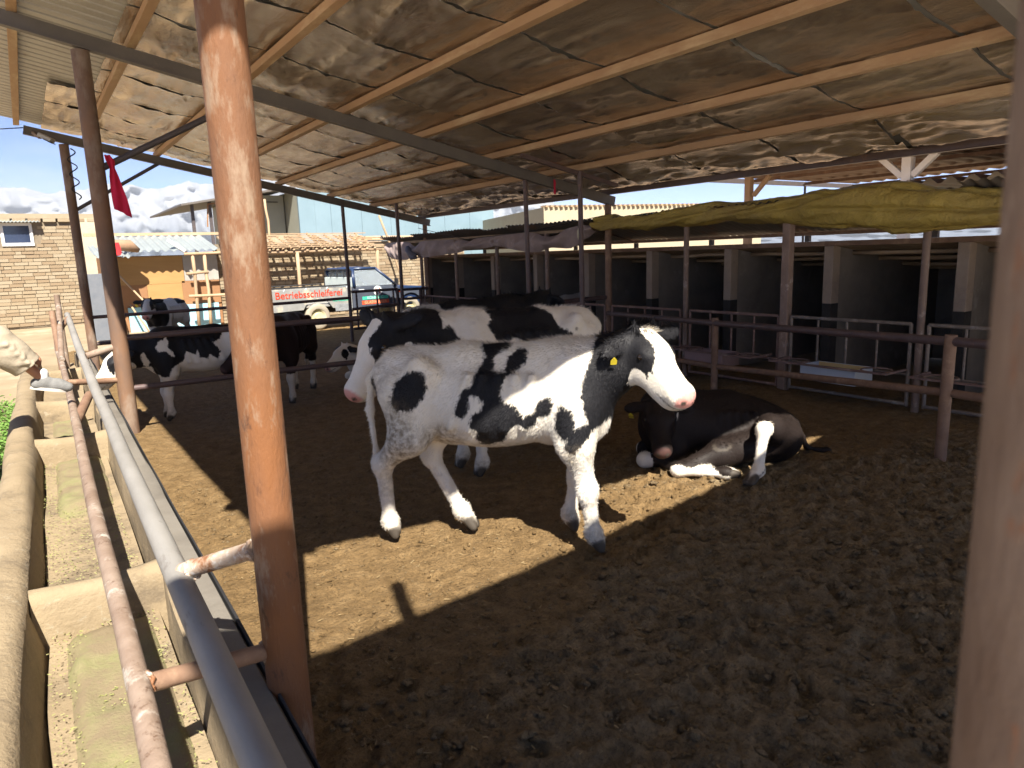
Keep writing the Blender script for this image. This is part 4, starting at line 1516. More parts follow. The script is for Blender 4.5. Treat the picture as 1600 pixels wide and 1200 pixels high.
# ---- the third cow, turned the other way, right behind the second (seen from its right side)
def c3(pts):
    return [(-.72 + (px - 608) / 205, 1.13 - (py - 468) / 200) for px, py in pts]
CB3 = [c3(p) for p in ([(598, 478), (612, 474), (616, 482), (608, 500), (598, 500)], [(622, 500), (632, 494), (640, 502), (636, 530), (618, 530)],
                       [(690, 440), (682, 480), (678, 500), (690, 540), (680, 620), (800, 640), (980, 600), (980, 440)])]
build_cow('cow', 'white rumped cow with a long black back, facing the calf stalls behind the larger cow', (3.48, 5.75, 0), R(4), 1.13,
          head=((.78, 0, 1.08), (.72, .05, -.55)), black_L=CB3, black_R=CB3, h=.018, fur=16000, furlen=.026, head_style='all', m=M_COAT_GREY)

# ---- the cow feeding at the trough, seen behind the cross rails (left side)
def c4(pts):
    return [(.72 - (150 + cx / 5.333 - 203) / 142, 1.10 - (460 + cy / 5.333 - 522) / 142) for cx, cy in pts]
CW4 = [c4(p) for p in ([(440, 460), (470, 415), (515, 400), (540, 375), (548, 400), (540, 470), (575, 520), (590, 560), (565, 555), (520, 500), (460, 505)],
                       [(560, 660), (660, 610), (690, 520), (770, 560), (785, 510), (800, 590), (870, 610), (890, 570), (960, 620), (990, 550), (930, 460),
                        (1000, 440), (1065, 330), (1140, 440), (1160, 640), (1300, 700), (1300, 1400), (300, 1400), (330, 640), (400, 640), (440, 740), (520, 740)],
                       [(320, 520), (345, 500), (390, 600), (370, 640), (340, 620)])]
build_cow('cow', 'black cow with white belly and legs feeding over the concrete trough behind the rails', (1.52, 8.50, 0), math.pi, .90,
          head=((.86, .0, .86), (.72, .18, -.68)), black_L=CW4, black_R=CW4, invert=True, h=.016, fur=0, head_style='blaze',
          neck=[((.48, 0, .92), .165), ((.66, 0, .90), .135)], tags=((1, '', .1, .040),), ears=((-.2, 1, -.2), (-.2, -1, -.2)))

# ---- the dark brown cow behind the orange post
build_cow('cow', 'plain dark brown cow with dusty white lower legs beside the cross rails', (2.60, 8.75, 0), R(236), .93,
          head=((.80, -.22, .86), (.5, -.6, -.62)), black_L=[[(-2, .43), (2, .38), (2, 2), (-2, 2)]], black_R=[[(-2, .43), (2, .38), (2, 2), (-2, 2)]],
          h=.018, head_style='all', m=M_COAT_BROWN, neck=[((.48, 0, .90), .165), ((.66, -.06, .88), .135)])

# ---- calf lying further back with its head up, white with black patches
def calf_trunk(s):
    s.ell((-.05, 0, .72), (.56, .26, .24), k=.1)
    s.ell((.30, 0, .74), (.26, .22, .25), k=.1)
    s.ell((-.45, 0, .70), (.26, .24, .22), k=.1)
    for q in (-1, 1):
        s.ell((-.40, q * .2, .62), (.24, .1, .16), k=.08)
        s.ell((.34, q * .14, .66), (.15, .08, .2), k=.08)
def lying_legs(lw):
    L = {}
    for s_, k in ((-1, 'R'), (1, 'L')):
        L['h' + k] = [(-.42, .16 * s_, lw + .16), (-.18, .27 * s_, lw + .12), (-.50, .30 * s_, lw + .05), (-.22, .36 * s_, lw + .035), (-.14, .36 * s_, lw + .03)]
        L['f' + k] = [(.36, .13 * s_, lw + .22), (.26, .17 * s_, lw + .10), (.55, .15 * s_, lw + .06), (.34, .17 * s_, lw + .035), (.27, .17 * s_, lw + .03)]
    return L
build_cow('calf', 'white calf with black eye patches resting on the dirt behind the lower rail', (4.12, 9.35, 0), R(176), .88, lying_legs(.47),
          head=((.62, .06, .99), (.80, .30, -.46)), black_L=[[(-.6, .6), (-.2, .6), (-.2, 1.1), (-.6, 1.1)]], black_R=[], h=.017, lower=.47, trunk=calf_trunk,
          head_style='white', neck=[((.42, 0, .80), .15), ((.54, .02, .92), .125)], tail=[(-.68, 0, .72), (-.74, .06, .6), (-.7, .16, .51), (-.6, .26, .5)])

# ---- far cow looking at the camera between the rails
build_cow('cow', 'small grey and white cow with a yellow ear tag looking out behind the far rails', (2.25, 15.4, 0), R(236), .92,
          head=((.74, .0, 1.10), (.80, .20, -.56)), black_L=[[(.35, 1.3), (.42, .8), (.5, .5), (.9, .5), (.9, 1.4)], [(-.5, 1.15), (-.2, 1.15), (-.25, 1.0), (-.45, 1.02)]],
          black_R=[[(.35, 1.3), (.42, .8), (.5, .5), (.9, .5), (.9, 1.4)], [(-.5, 1.2), (-.1, 1.15), (-.25, 1.0), (-.45, 1.02)], [(-.1, .8), (.1, .85), (.05, .6)]],
          h=.018, m=M_COAT_GREY, head_style='blaze', tags=((-1, '', .12, .05),), ears=((-.1, 1, .05), (-.1, -1, -.05)))

# ---- black cow lying half in the sun strip, head towards the camera
def lie_trunk(s):
    s.ell((-.02, 0, .74), (.58, .275, .275), k=.1)
    s.ell((.34, 0, .77), (.28, .23, .27), k=.1)
    s.ell((-.46, 0, .64), (.26, .24, .19), k=.1)
    s.cone((-.60, 0, .74), (-.1, 0, .93), .07, .075, .1)
    s.cone((-.1, 0, .93), (.36, 0, .98), .075, .085, .1)
    for q in (-1, 1):
        s.cone((-.30, q * .16, .86), (-.24, q * .18, .80), .05, .06, .06)
        for k_ in range(5):
            s.cone((.02 - .07 * k_, q * .235, .90), (.0 - .08 * k_, q * .27, .66), .018, .022, .035)
    for q in (-1, 1):
        s.ell((.36, q * .15, .70), (.15, .08, .2), k=.08)
        s.ell((-.42, q * .19, .64), (.22, .1, .17), k=.08)
LW = .47
ll = lying_legs(LW)
ll['hL'] = [(-.48, .20, LW + .20), (.06, .40, LW + .15), (.42, .50, LW + .07), (.08, .58, LW + .055), (-.01, .60, LW + .05)]
ll['hR'] = [(-.52, .20, LW + .22), (-.32, .40, LW + .34), (-.20, .58, LW + .38), (-.14, .66, LW + .09), (-.03, .77, LW + .035)]
ll['fL'] = [(.38, .12, LW + .22), (.36, .20, LW + .13), (.62, .22, LW + .07), (.44, .25, LW + .04), (.37, .25, LW + .03)]
def lie_legcoat(W, coat):
    dB = np.min([SDF()._d(('c', np.array(a), np.array(b), .055, .055), W) for a, b in ((ll['hR'][2], ll['hR'][3]), (ll['hR'][3], ll['hR'][4]))], 0)
    dA = np.min([SDF()._d(('c', np.array(a), np.array(b), .07, .05), W) for a, b in ((ll['hL'][1], ll['hL'][2]), (ll['hL'][2], ll['hL'][3]))], 0)
    c = np.where(dB < .035, -.05, coat)
    c = np.where(dA < .06, np.minimum(c, (W[:, 2] - LW - .075 + .05 * vnoise(W[:, 0] * 9, W[:, 1] * 9, 0, 4)) * .8), c)
    fk = np.linalg.norm(W - np.array((.62, .22, LW + .06)), axis=1)
    c = np.where((fk < .09), -.05, c)
    pt = np.hypot((W[:, 0] - .30 - .6 * (W[:, 1] - .1)) / .05, (W[:, 1] - .12) / .12)
    c = np.where(W[:, 2] > LW + .36, np.minimum(c, (pt - 1) * .05), c)
    fk = np.linalg.norm(W - np.array((.62, -.22, LW + .06)), axis=1)
    return np.where((fk < .09), -.05, c)
build_cow('cow', 'black cow lying down with a yellow numbered ear tag and white hind foot', (4.45, 3.66, 0), math.atan2(.55, -.83), .98, ll,
          head=((.50, .20, .965), (.10, .80, -.60)), headup=(0, 0, 1), headscale=.95, black_L=[[(-2, -1), (2, -1), (2, 3), (-2, 3)]], black_R=[[(-2, -1), (2, -1), (2, 3), (-2, 3)]],
          h=.0135, lower=LW, trunk=lie_trunk, head_style='star', neck=[((.40, 0, .85), .155), ((.48, .09, .94), .125)], fur=18000, furlen=.016,
          m=M_COAT_LIE,
          tags=((-1, '959', .135, .036),), ears=((-.15, 1, -.25), (-.15, -1, -.35)), legcoat=lie_legcoat,
          tail=[(-.68, 0, .74), (-.74, .0, .62), (-.80, -.02, .52), (-.88, -.03, .50)])
# ------------------------------------------------------------------ calf stalls along the right side
shed = thing('calf_shed', 'low row of dark calf stalls with plastered piers under a tin roof', 'shed', (8.2, 8.0, 0))
SY = [3.5 + 1.525 * k for k in range(-2, 9)]
SXF, SXB = 8.2, 10.9
CEIL = lambda X: 1.66 - .14 * (X - SXF)
M_PIERLOW = mat('dark_pier_foot', (.022, .02, .018), (.04, .034, .03), 6, .9, .3, 25)  # near-black colour for the lower part of each pier
for Y in SY:
    if Y < 1:
        continue
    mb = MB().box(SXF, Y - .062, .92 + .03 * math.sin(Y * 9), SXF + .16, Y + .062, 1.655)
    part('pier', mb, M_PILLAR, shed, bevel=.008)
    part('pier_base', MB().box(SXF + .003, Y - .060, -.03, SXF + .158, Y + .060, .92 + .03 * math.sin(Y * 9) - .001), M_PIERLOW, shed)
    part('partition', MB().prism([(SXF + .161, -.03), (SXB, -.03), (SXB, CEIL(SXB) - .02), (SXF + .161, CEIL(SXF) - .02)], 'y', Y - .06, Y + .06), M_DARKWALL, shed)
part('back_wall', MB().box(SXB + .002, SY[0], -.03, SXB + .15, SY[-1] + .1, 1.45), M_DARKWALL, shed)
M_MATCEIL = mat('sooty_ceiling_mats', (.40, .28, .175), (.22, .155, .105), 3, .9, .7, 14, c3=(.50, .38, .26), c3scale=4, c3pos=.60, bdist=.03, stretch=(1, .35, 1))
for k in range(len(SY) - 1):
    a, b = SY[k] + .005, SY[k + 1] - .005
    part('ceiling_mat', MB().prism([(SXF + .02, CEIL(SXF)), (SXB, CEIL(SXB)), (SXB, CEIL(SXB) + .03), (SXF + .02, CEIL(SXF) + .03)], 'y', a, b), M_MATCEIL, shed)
    for j in range(4):
        x = SXF + .45 + .62 * j
        part('ceiling_pole', MB().tube(rough_path((x, a, CEIL(x) - .035), (x, b, CEIL(x) - .035), 5, .02, 3 * k + j), .026, 7), M_WOOD, shed, smooth=True)
part('lintel', MB().box(SXF - .035, SY[1] - .2, 1.657, SXF + .06, SY[-1] + .3, 1.715), M_RUST2, shed)
# front posts
GXF = 7.25
M_GPOST = mat('stall_post', (.235, .165, .13), (.17, .115, .09), 6, .75, .3, 40, c3=(.40, .33, .29), c3scale=7, c3pos=.62, bdist=.005, objvar=.15)
GYP = [3.43 + 1.515 * k for k in range(-1, 8)]
for k, Y in enumerate(GYP):
    if abs(Y - 8.0) < .3:
        continue
    zt = 2.0
    if abs(Y - 4.945) < .1:
        part('front_post', MB().box(GXF - .05, Y - .05, -.05, GXF + .05, Y + .05, zt), M_GPOST, shed, bevel=.01)
    else:
        tube_part('front_post', [(GXF, Y, -.05), (GXF, Y, zt)], .036, M_GPOST, shed, 12)
# stub posts carrying the roof purlin above the lintel
for Y in SY[2:]:
    part('stub', MB().box(SXF - .01, Y - .03 + .3, 1.716, SXF + .04, Y + .03 + .3, 1.789), M_DARKPIPE, shed)
ROOFZ = lambda X: 2.055 - .27 * (X - 7.3)
part('roof_purlin', MB().box(SXF - .03, 1.2, 1.790, SXF + .03, 16.0, 1.832), M_RUST2, shed)
part('front_purlin', MB().box(7.28, 1.2, 2.0, 7.34, 16.0, 2.045), M_WOOD, shed)
M_OLDTIN = mat('old_dark_tin', (.13, .115, .105), (.18, .155, .135), 3, .55, .1, 20, metal=.2, c3=(.22, .13, .085), c3scale=2.5, c3pos=.6)
k = 0
for ya in np.arange(1.2, 15.6, .92):
    dz, dx = .012 * (k % 2), .10 * vnoise(ya * 3.3, 0, 0, 5)
    part('roof_sheet', corrugated(7.12 + dx, 8.36, ya, min(ya + .99, 16.0), lambda X, Y, d=dz: ROOFZ(X) + .045 + d + .015 * vnoise(Y * 1.5, X, 0, 2), .11, .028), M_OLDTIN, shed, smooth=True)
    k += 1

# gates, one per stall front
M_GATE = mat('worn_gate_pipe', (.20, .165, .14), (.14, .11, .09), 9, .65, .3, 50, c3=(.28, .25, .22), c3scale=6, c3pos=.58, bdist=.004, objvar=.12)
M_GATER = mat('rusty_gate_pipe', (.22, .14, .115), (.16, .10, .085), 9, .7, .3, 50, c3=(.33, .25, .21), c3scale=6, c3pos=.6, bdist=.004)
def gate(ya, yb, label, m, ztop=.86, nb=4, tray=None):
    t = thing('stall_gate', label, 'gate', (GXF, (ya + yb) / 2, 0), 'gates of the calf stalls')
    r_ = .019
    x = GXF - .005
    part('frame', MB().tube([(x, ya, .03), (x, ya, ztop)], r_, 10).tube([(x, yb, .03), (x, yb, ztop)], r_, 10)
         .tube([(x, ya, ztop), (x, yb, ztop)], r_, 10).tube([(x, ya, .05), (x, yb, .05)], r_, 10), m, t, smooth=True, autosmooth=50)
    part('middle_bar', MB().tube([(x, ya, .36), (x, yb, .36)], .014, 8), m, t, smooth=True, autosmooth=50)
    for i in range(1, nb):
        y = ya + (yb - ya) * i / nb
        part('bar', MB().tube([(x, y, .36), (x, y, ztop)], .013, 8), m, t, smooth=True, autosmooth=50)
    return t
gl = ['worn grey gate beside the square post with the yellow basin behind', 'worn gate with a pink basin on its outside', 'worn gate nearest the tall pale post', 'dull gate behind the standing cows']
for k in range(len(GYP) - 1):
    ya, yb = GYP[k] + .085, GYP[k + 1] - .085
    lab = {1: 'worn grey stall gate carrying the yellow and white basin', 2: 'worn stall gate carrying the pinkish basin', 0: 'stall gate at the end of the row beside the pale near post', 3: 'reddish stall gate beside the canopy post where the tarpaulin ends', 4: 'reddish stall gate just past the canopy post, above the white rump'}.get(k, 'stall gate behind the standing cows')
    gate(ya, yb, lab, M_GATE if k < 2 else M_GATER, .87 if k < 5 else .84)
# basins held in frames outside the gates
M_YEL = mat('cream_basin', (.60, .46, .20), (.54, .40, .17), 3, .5)
M_BWHITE = mat('white_enamel', (.50, .54, .60), (.44, .48, .54), 4, .4)
M_PINK = mat('faded_pink_basin', (.30, .20, .19), (.25, .165, .155), 4, .6)
def basin(yc, ln, w, m_in, m_out, label, name='feed_basin'):
    t = thing(name, label, 'basin', (GXF - .20, yc, .22))
    xo, xi = GXF - .02 - w, GXF - .04
    z0, z1 = .235, .40
    y0, y1 = yc - ln / 2, yc + ln / 2
    part('shell', MB().box(xo, y0, z0, xo + .012, y1, z1).box(xo + .013, y0, z0, xi, y0 + .012, z1).box(xo + .013, y1 - .012, z0, xi, y1, z1).box(xi - .012, y0 + .013, z0, xi, y1 - .013, z1), m_out, t)
    part('bottom', MB().box(xo + .0125, y0 + .0125, z0 + .002, xi - .0125, y1 - .0125, z0 + .014), m_in, t)
    part('lining', MB().box(xi - .018, y0 + .02, z0 + .02, xi - .0125, y1 - .02, z1 - .004).box(xo + .0125, y0 + .02, z0 + .02, xo + .018, y1 - .02, z1 - .004), m_in, t)
    return t
basin(4.17, .62, .36, M_YEL, M_BWHITE, 'rectangular basin, white outside and cream inside, on the stall gate')
basin(5.85, .60, .34, M_PINK, M_PINK, 'faded pink rectangular basin hung on the stall gate')
def holder(ya, yb, label):
    t = thing('basin_holder', label, 'rack', (GXF - .2, (ya + yb) / 2, .3))
    xo = GXF - .42
    z = .408
    part('frame', MB().bar((GXF - .025, ya, z), (xo, ya, z), .022, .02).bar((GXF - .025, yb, z), (xo, yb, z), .022, .02).bar((xo, ya - .01, z + .001), (xo, yb + .01, z + .001), .022, .022), M_GATER, t)
    for y in (ya + .19, yb - .19):
        a_ = np.linspace(0, 2 * np.pi, 19)
        part('ring', MB().tube([(GXF - .22 + .15 * math.cos(q), y + .15 * math.sin(q), z - .004) for q in a_], .008, 6, False), M_GATER, t, smooth=True)
holder(3.53, 4.84, 'flat iron rack with two bucket rings around the cream basin')
holder(5.10, 6.36, 'flat iron rack with two bucket rings around the pink basin')
holder(2.1, 3.3, 'flat iron rack with two bucket rings past the last fence post')

# calves lying in the stalls, just their backs showing
def small_calf(loc, heading, label, m, pat):
    build_cow('calf', label, loc, heading, .62, lying_legs(.47), head=((.62, .1, .96), (.7, .4, -.5)), black_L=pat, black_R=pat, h=.03, lower=.47,
              trunk=calf_trunk, head_style='all', m=m, neck=[((.42, 0, .80), .15), ((.54, .02, .90), .125)], tail=[(-.68, 0, .72), (-.74, .06, .6), (-.7, .16, .51)])

build_cow('calf', 'pale calf standing in a stall with only its back showing above the rails', (8.35, 10.25, 0), R(10), .80, h=.03, head_style='white', m=M_COAT_GREY)

# yellow tarpaulin rolled over the front edge of the stall roof
def tarp_mesh():
    ysp = np.linspace(8.15, 1.3, 190)
    top = np.interp(ysp, [1.3, 2.96, 3.71, 4.2, 4.53, 4.8, 5.0, 6.0, 8.15], [2.06, 2.10, 2.25, 2.28, 2.28, 2.24, 2.21, 2.20, 2.17])
    bot = np.interp(ysp, [1.3, 2.9, 3.63, 4.3, 4.92, 5.9, 6.6, 8.0, 8.15], [1.74, 1.77, 1.78, 1.83, 1.92, 1.99, 1.985, 1.98, 2.03])
    nth = 72
    P_ = np.zeros((nth, len(ysp), 3))
    for i in range(nth):
        th = 2 * np.pi * i / nth
        zc, hr = (top + bot) / 2, (top - bot) / 2
        wdt = .15 + .05 * vnoise(ysp * .8, 0, 0, 61) + .10 * sstep(4.9, 4.2, ysp)
        z = zc + hr * np.sin(th) * (1 + .0 * ysp)
        x = 7.20 + wdt * np.cos(th)
        drape = ysp * 1.0 + .35 * math.sin(th)
        fold = .062 * vnoise(drape * 2.6 + 1.6 * math.sin(th), th * 1.1, 0, 63) + .013 * vnoise(drape * 8, th * 2.2, 0, 64) + .004 * vnoise(drape * 21, th * 5, 0, 65)
        # long lengthwise creases on the thick near half
        cre = -.060 * sstep(4.9, 4.0, ysp) * np.maximum(0, np.cos(6.2 * (th + .35 * vnoise(ysp * .7, 2, 0, 66)) - .6)) ** 6
        f_ = fold + cre
        P_[i, :, 0] = x + f_ * np.cos(th)
        P_[i, :, 1] = ysp
        P_[i, :, 2] = z + f_ * np.sin(th) * .8
    return MB().grid(P_, True)
M_TARP = mat('yellow_tarpaulin', (.42, .31, .070), (.33, .24, .060), 2.2, .65, .9, 7, c3=(.26, .19, .07), c3scale=1.6, c3pos=.60, c3soft=.16, bdist=.06, spec=.35)
o = part('tarpaulin', tarp_mesh(), M_TARP, smooth=True)
tag(o, 'yellow tarpaulin rolled and folded along the edge of the stall roof', 'tarpaulin')

def drape(ya, yb, ztop, zbot, knots, x0, seed):
    """hanging cloth, gathered at knots (y, tightness)"""
    ysp = np.linspace(ya, yb, 150)
    v = np.linspace(0, 1, 26)
    Yg, Vg = np.meshgrid(ysp, v, indexing='ij')
    gather = np.zeros_like(Yg)
    for ky, kw, ks in knots:
        gather = np.maximum(gather, ks * np.exp(-((Yg - ky) / kw) ** 2))
    zt = np.interp(ysp, *ztop)[:, None]
    zb = np.interp(ysp, *zbot)[:, None]
    mid = (zt + zb) / 2 - .03
    Z = zt + (zb - zt) * Vg
    Z = Z * (1 - .55 * gather) + mid * .55 * gather
    fold = .05 * vnoise(Yg * 4.5 + Vg * 1.5 * np.sign(Yg - knots[0][0]), Vg * 1.3, 0, seed) + .025 * vnoise(Yg * 11, Vg * 3, 0, seed + 1)
    Xg = x0 + fold * (1 - .3 * gather) - gather * .10 * np.sin(np.pi * Vg) - .05 * np.sin(np.pi * Vg)
    P_ = np.stack([Xg, Yg, Z], -1)
    Q = P_.copy()
    Q[..., 0] += .006
    return MB().grid(P_).grid(Q)
M_CLOTH = mat('dusty_brown_cloth', (.34, .265, .245), (.27, .21, .195), 3, .85, .25, 30, c3=(.42, .34, .32), c3scale=3, c3pos=.6)
o = part('cloth', drape(15.75, 8.2, ([8.2, 9.0, 12, 15.75], [2.12, 2.06, 2.0, 2.04]), ([8.2, 8.8, 9.6, 11, 12.4, 14, 15, 15.75], [1.95, 1.74, 1.66, 1.84, 1.74, 1.66, 1.62, 1.72]),
                       [(14.3, .22, .95), (11.9, .25, .6), (9.35, .35, .9), (8.2, .2, .8)], 7.22, 21), M_CLOTH, smooth=True)
tag(o, 'dusty brown cloth gathered along the far part of the stall roof', 'cloth')
M_GREYCLOTH = mat('grey_cloth', (.17, .165, .19), (.13, .125, .145), 4, .85)
mb = MB()
for k in range(5):
    a_ = k * 1.3
    mb.tube([(7.14 - .03 * k % 2, 14.45 - .05 * k, 1.88 + .02 * math.sin(a_)), (7.08, 14.25 - .03 * k, 1.80 - .03 * k), (7.13, 14.1 - .02 * k, 1.70 - .05 * math.cos(a_))], [.05, .075, .03], 9)
o = part('knotted_cloth', mb, M_GREYCLOTH, smooth=True)
tag(o, 'bluish grey cloth knotted round the far canopy post', 'cloth')

# bulb on a wire and the red strip on the middle beam
b = thing('hanging_bulb', 'bare bulb hanging on a wire from the middle beam', 'bulb', (6.75, 8.04, 1.75))
part('wire', MB().tube([(6.75, 8.04, 2.14), (6.75, 8.04, ZB(6.75) + .0)], .004, 6), M_BLACK, b)
part('socket', MB().lathe([(.001, 2.14), (.022, 2.138), (.024, 2.04), (.02, 2.03)], (6.75, 8.04, 0), 'z', 14), M_BLACK, b, smooth=True, autosmooth=40)
part('glass', MB().lathe([(.02, 2.032), (.034, 1.99), (.036, 1.90), (.025, 1.86), (.001, 1.85)], (6.75, 8.04, 0), 'z', 14), mat('bulb_glass', (.55, .52, .36), (.5, .46, .3), rough=.2), b, smooth=True)
M_RED = mat('red_cloth', (.55, .012, .06), (.46, .010, .045), 6, .8, .2, 40)
o = part('red_strip', MB().grid(np.array([[(6.28, 8.03 - .01 * j, ZB(6.28) + .10 - .05 * i + .002 * j) for j in range(2)] + [(6.305 + .01 * (i % 2), 8.02, ZB(6.28) + .10 - .05 * i)] for i in range(5)])), M_RED)
tag(o, 'thin red rag strip hanging from the middle beam', 'rag')
# red cloth on the brace of the second post
xb = ROWX(8.1)
vs = []
for i, (z, w, xo) in enumerate([(2.76, .025, .10), (2.71, .04, .12), (2.64, .025, .13), (2.56, .04, .135), (2.45, .052, .145), (2.34, .064, .16), (2.26, .072, .17), (2.22, .075, .175)]):
    row = []
    for j in range(7):
        s_ = (j / 6 - .5) * 2
        row.append((xb + xo + w * s_, 8.0 + .025 * math.cos(s_ * 5 + i), z - .02 * (s_ > 0) * (i == 7) - .03 * s_ * (i > 5)))
    vs.append(row)
P_ = np.array(vs)
Q = P_.copy()
Q[..., 1] += .008
o = part('red_cloth', MB().grid(P_).grid(Q), M_RED, smooth=True)
tag(o, 'crimson cloth knotted on the brace and hanging beside the trough post', 'cloth')
# floodlight on the far beam end
fl = thing('floodlight', 'small grey floodlight at the far corner of the canopy', 'lamp', (.35, 13.8, 3.6))
part('bracket', MB().bar((.42, 13.95, 3.84), (.50, 13.75, 3.74), .04, .04), M_WHITEPIPE, fl)
part('housing', MB().bar((.50, 13.70, 3.78), (.66, 13.62, 3.68), .16, .06), mat('lamp_grey', (.45, .44, .42), rough=.5), fl, bevel=.01)
part('lens', MB().bar((.555, 13.64, 3.70), (.665, 13.585, 3.632), .12, .012), M_BLACK, fl)
o = part('coiled_cable', MB().tube([(ROWX(14) + .08 + .06 * math.sin(q * 2.4), 13.9 + .02 * math.cos(q * 3), 3.62 - .09 * q) for q in np.linspace(0, 9, 50)], .010, 6), M_BLACK, smooth=True)
tag(o, 'black cable coiled down the far trough post', 'cable')
o = part('overhead_wire', MB().tube([(.3, 13.9, 3.90), (-3, 15.5, 3.72), (-7, 17.5, 3.85)], .008, 6), M_BLACK)
tag(o, 'thin black wire leaving the far canopy corner', 'wire')
o = part('sagging_wire', MB().tube([(7.3, 8.0, 2.22), (7.0, 9.5, 2.05), (6.9, 11.5, 1.98), (7.2, 14.0, 2.3)], .006, 6), M_BLACK)
tag(o, 'thin wire sagging between two canopy posts', 'wire')
# ------------------------------------------------------------------ buildings and vehicle beyond the pen
def brick_wall(owner, x0, x1, z0, z1, yface, bw, bh, m_list, n_single, seed, skip=(), depth=.03, big_first=None, name='brick'):
    """courses of bricks proud of a mortar wall; the first n_single (largest in view) are objects, the rest one mesh"""
    rs = np.random.default_rng(seed)
    items = []
    nrow = int((z1 - z0) / bh)
    for r_ in range(nrow):
        z = z0 + r_ * bh
        x = x0 + (-.5 * bw if r_ % 2 else 0) + rs.normal(0, .012)
        while x < x1 - .03:
            w = bw * (1 + rs.normal(0, .06))
            if rs.random() < .12:
                w *= .55
            a, b = max(x, x0), min(x + w - .014, x1)
            x += w
            if b - a < .04:
                continue
            if any(a < s[1] and b > s[0] and z < s[3] and z + bh > s[2] for s in skip):
                continue
            items.append((a, b, z + .006 + rs.normal(0, .003), z + bh - .010 + rs.normal(0, .003), depth * (.6 + .7 * rs.random()), int(rs.integers(0, len(m_list)))))
    if big_first:
        items.sort(key=big_first)
    rest = [MB() for _ in m_list]
    unit = {}
    off = np.array(wloc(owner))
    for i, (a, b, za, zb, d, mi) in enumerate(items):
        if i < n_single:
            key = mi
            if key not in unit:
                me_ = newmesh(name, MB().box(-.5, 0, 0, .5, 1, 1).v, MB().box(-.5, 0, 0, .5, 1, 1).f)
                me_.materials.append(m_list[mi])
                unit[key] = me_
            o_ = bpy.data.objects.new(name, unit[key])
            COL.objects.link(o_)
            o_.parent = owner
            o_.location = np.array(((a + b) / 2, yface - d, za)) - off
            o_.scale = (b - a, d, zb - za)
        else:
            rest[mi].box(a, yface - d, za, b, yface, zb)
    for mi, mb in enumerate(rest):
        if mb.v:
            part(name, mb, m_list[mi], owner, kind='stuff')

M_BR = [mat('brick_a', (.285, .225, .148), (.25, .196, .126), 5, .9, .3, 30), mat('brick_b', (.25, .188, .12), (.218, .16, .10), 5, .9, .3, 30), mat('brick_c', (.31, .255, .178), (.275, .222, .15), 5, .9, .3, 30)]
M_MORTAR = mat('mortar', (.22, .18, .13), (.16, .13, .092), 4, .95, .3, 30)
# left brick house
YB1 = 26.0
house = thing('brick_house', 'tan brick house with a small white framed window', 'house', (0, YB1 + 2, 0))
part('wall', MB().box(-4.5, YB1, -.05, 2.15, YB1 + 5, 3.30), M_MORTAR, house)
brick_wall(house, -4.5, 2.15, .0, 3.05, YB1, .33, .107, M_BR, 300, 5, skip=[(-.42, .42, 2.36, 3.12), (-.75, .62, 3.0, 3.2)], depth=.035,
           big_first=lambda q: 0 if (q[1] > -.8 and q[0] < 1.9) and q[2] > .0 else 1)
part('coping', MB().box(-4.6, YB1 - .09, 3.20, 2.2, YB1 + 5.05, 3.34), M_BR[2], house)
for i in range(9):
    part('ledge_brick', MB().box(-1.2 + i * .38, YB1 - .13, 3.10, -1.2 + i * .38 + .32, YB1 - .001, 3.195), M_BR[i % 3], house)
M_WFRAME = mat('white_window_frame', (.66, .66, .64), (.58, .58, .56), 4, .6)
M_GLASS = mat('dark_window_glass', (.02, .03, .06), (.025, .035, .07), 2, .08, spec=.9)
w = part('window', MB().box(-.40, YB1 - .05, 2.40, -.32, YB1 + .02, 3.08).box(.32, YB1 - .05, 2.40, .40, YB1 + .02, 3.08).box(-.319, YB1 - .05, 2.40, .319, YB1 + .02, 2.49).box(-.319, YB1 - .05, 2.99, .319, YB1 + .02, 3.08), M_WFRAME, house)
part('pane', MB().box(-.32, YB1 - .02, 2.49, .32, YB1 - .012, 2.99), M_GLASS, w)
part('window_hood', corrugated(-.8, .62, YB1 - .30, YB1 + .0, lambda X, Y: 3.16 + .25 * (Y - YB1), .09, .03, along='y'), M_TIN, house, smooth=True)
part('pilaster', MB().box(1.62, YB1 - .12, -.05, 2.14, YB1 - .04, 3.2), mat('rendered_pilaster', (.46, .39, .29), (.40, .33, .24), 3, .9, .4, 30), house)
o = part('sheet_panel', MB().prism([(1.15, 0), (1.75, 0), (1.70, 1.55), (1.1, 1.55)], 'y', 19.0, 19.03), mat('dull_blue_sheet', (.12, .135, .16), (.16, .17, .19), 4, .5, c3=(.3, .28, .25), c3pos=.65), bevel=.004)
tag(o, 'dark blue grey metal sheet standing behind the trough posts', 'sheet')

# plywood hut with a tin roof
hut = thing('hut', 'patched plywood hut with a corrugated tin roof and light blue base', 'hut', (3.2, 21.6, 0))
M_PLY = mat('sunny_plywood', (.36, .215, .082), (.31, .18, .065), 2.5, .7, .15, 30, c3=(.36, .20, .08), c3scale=2, c3pos=.62, stretch=(.4, 1, 2.5))
M_PLYD = mat('orange_board', (.27, .14, .065), (.24, .12, .055), 2.5, .75, .15, 30)
M_BLUE = mat('light_blue_paint', (.26, .50, .60), (.30, .55, .66), 2, .7, .1, 30, c3=(.5, .52, .5), c3scale=3, c3pos=.62)
part('body', MB().box(1.75, 21.02, -.05, 4.5, 23.2, 1.95), M_PLYD, hut)
part('panel', MB().box(1.76, 20.985, .62, 2.66, 21.015, 1.2), M_PLYD, hut)
part('panel', MB().box(2.665, 20.98, .62, 3.52, 21.015, 1.2), M_PLY, hut)
part('panel', MB().box(1.76, 20.985, 1.205, 3.60, 21.015, 1.93), M_PLY, hut)
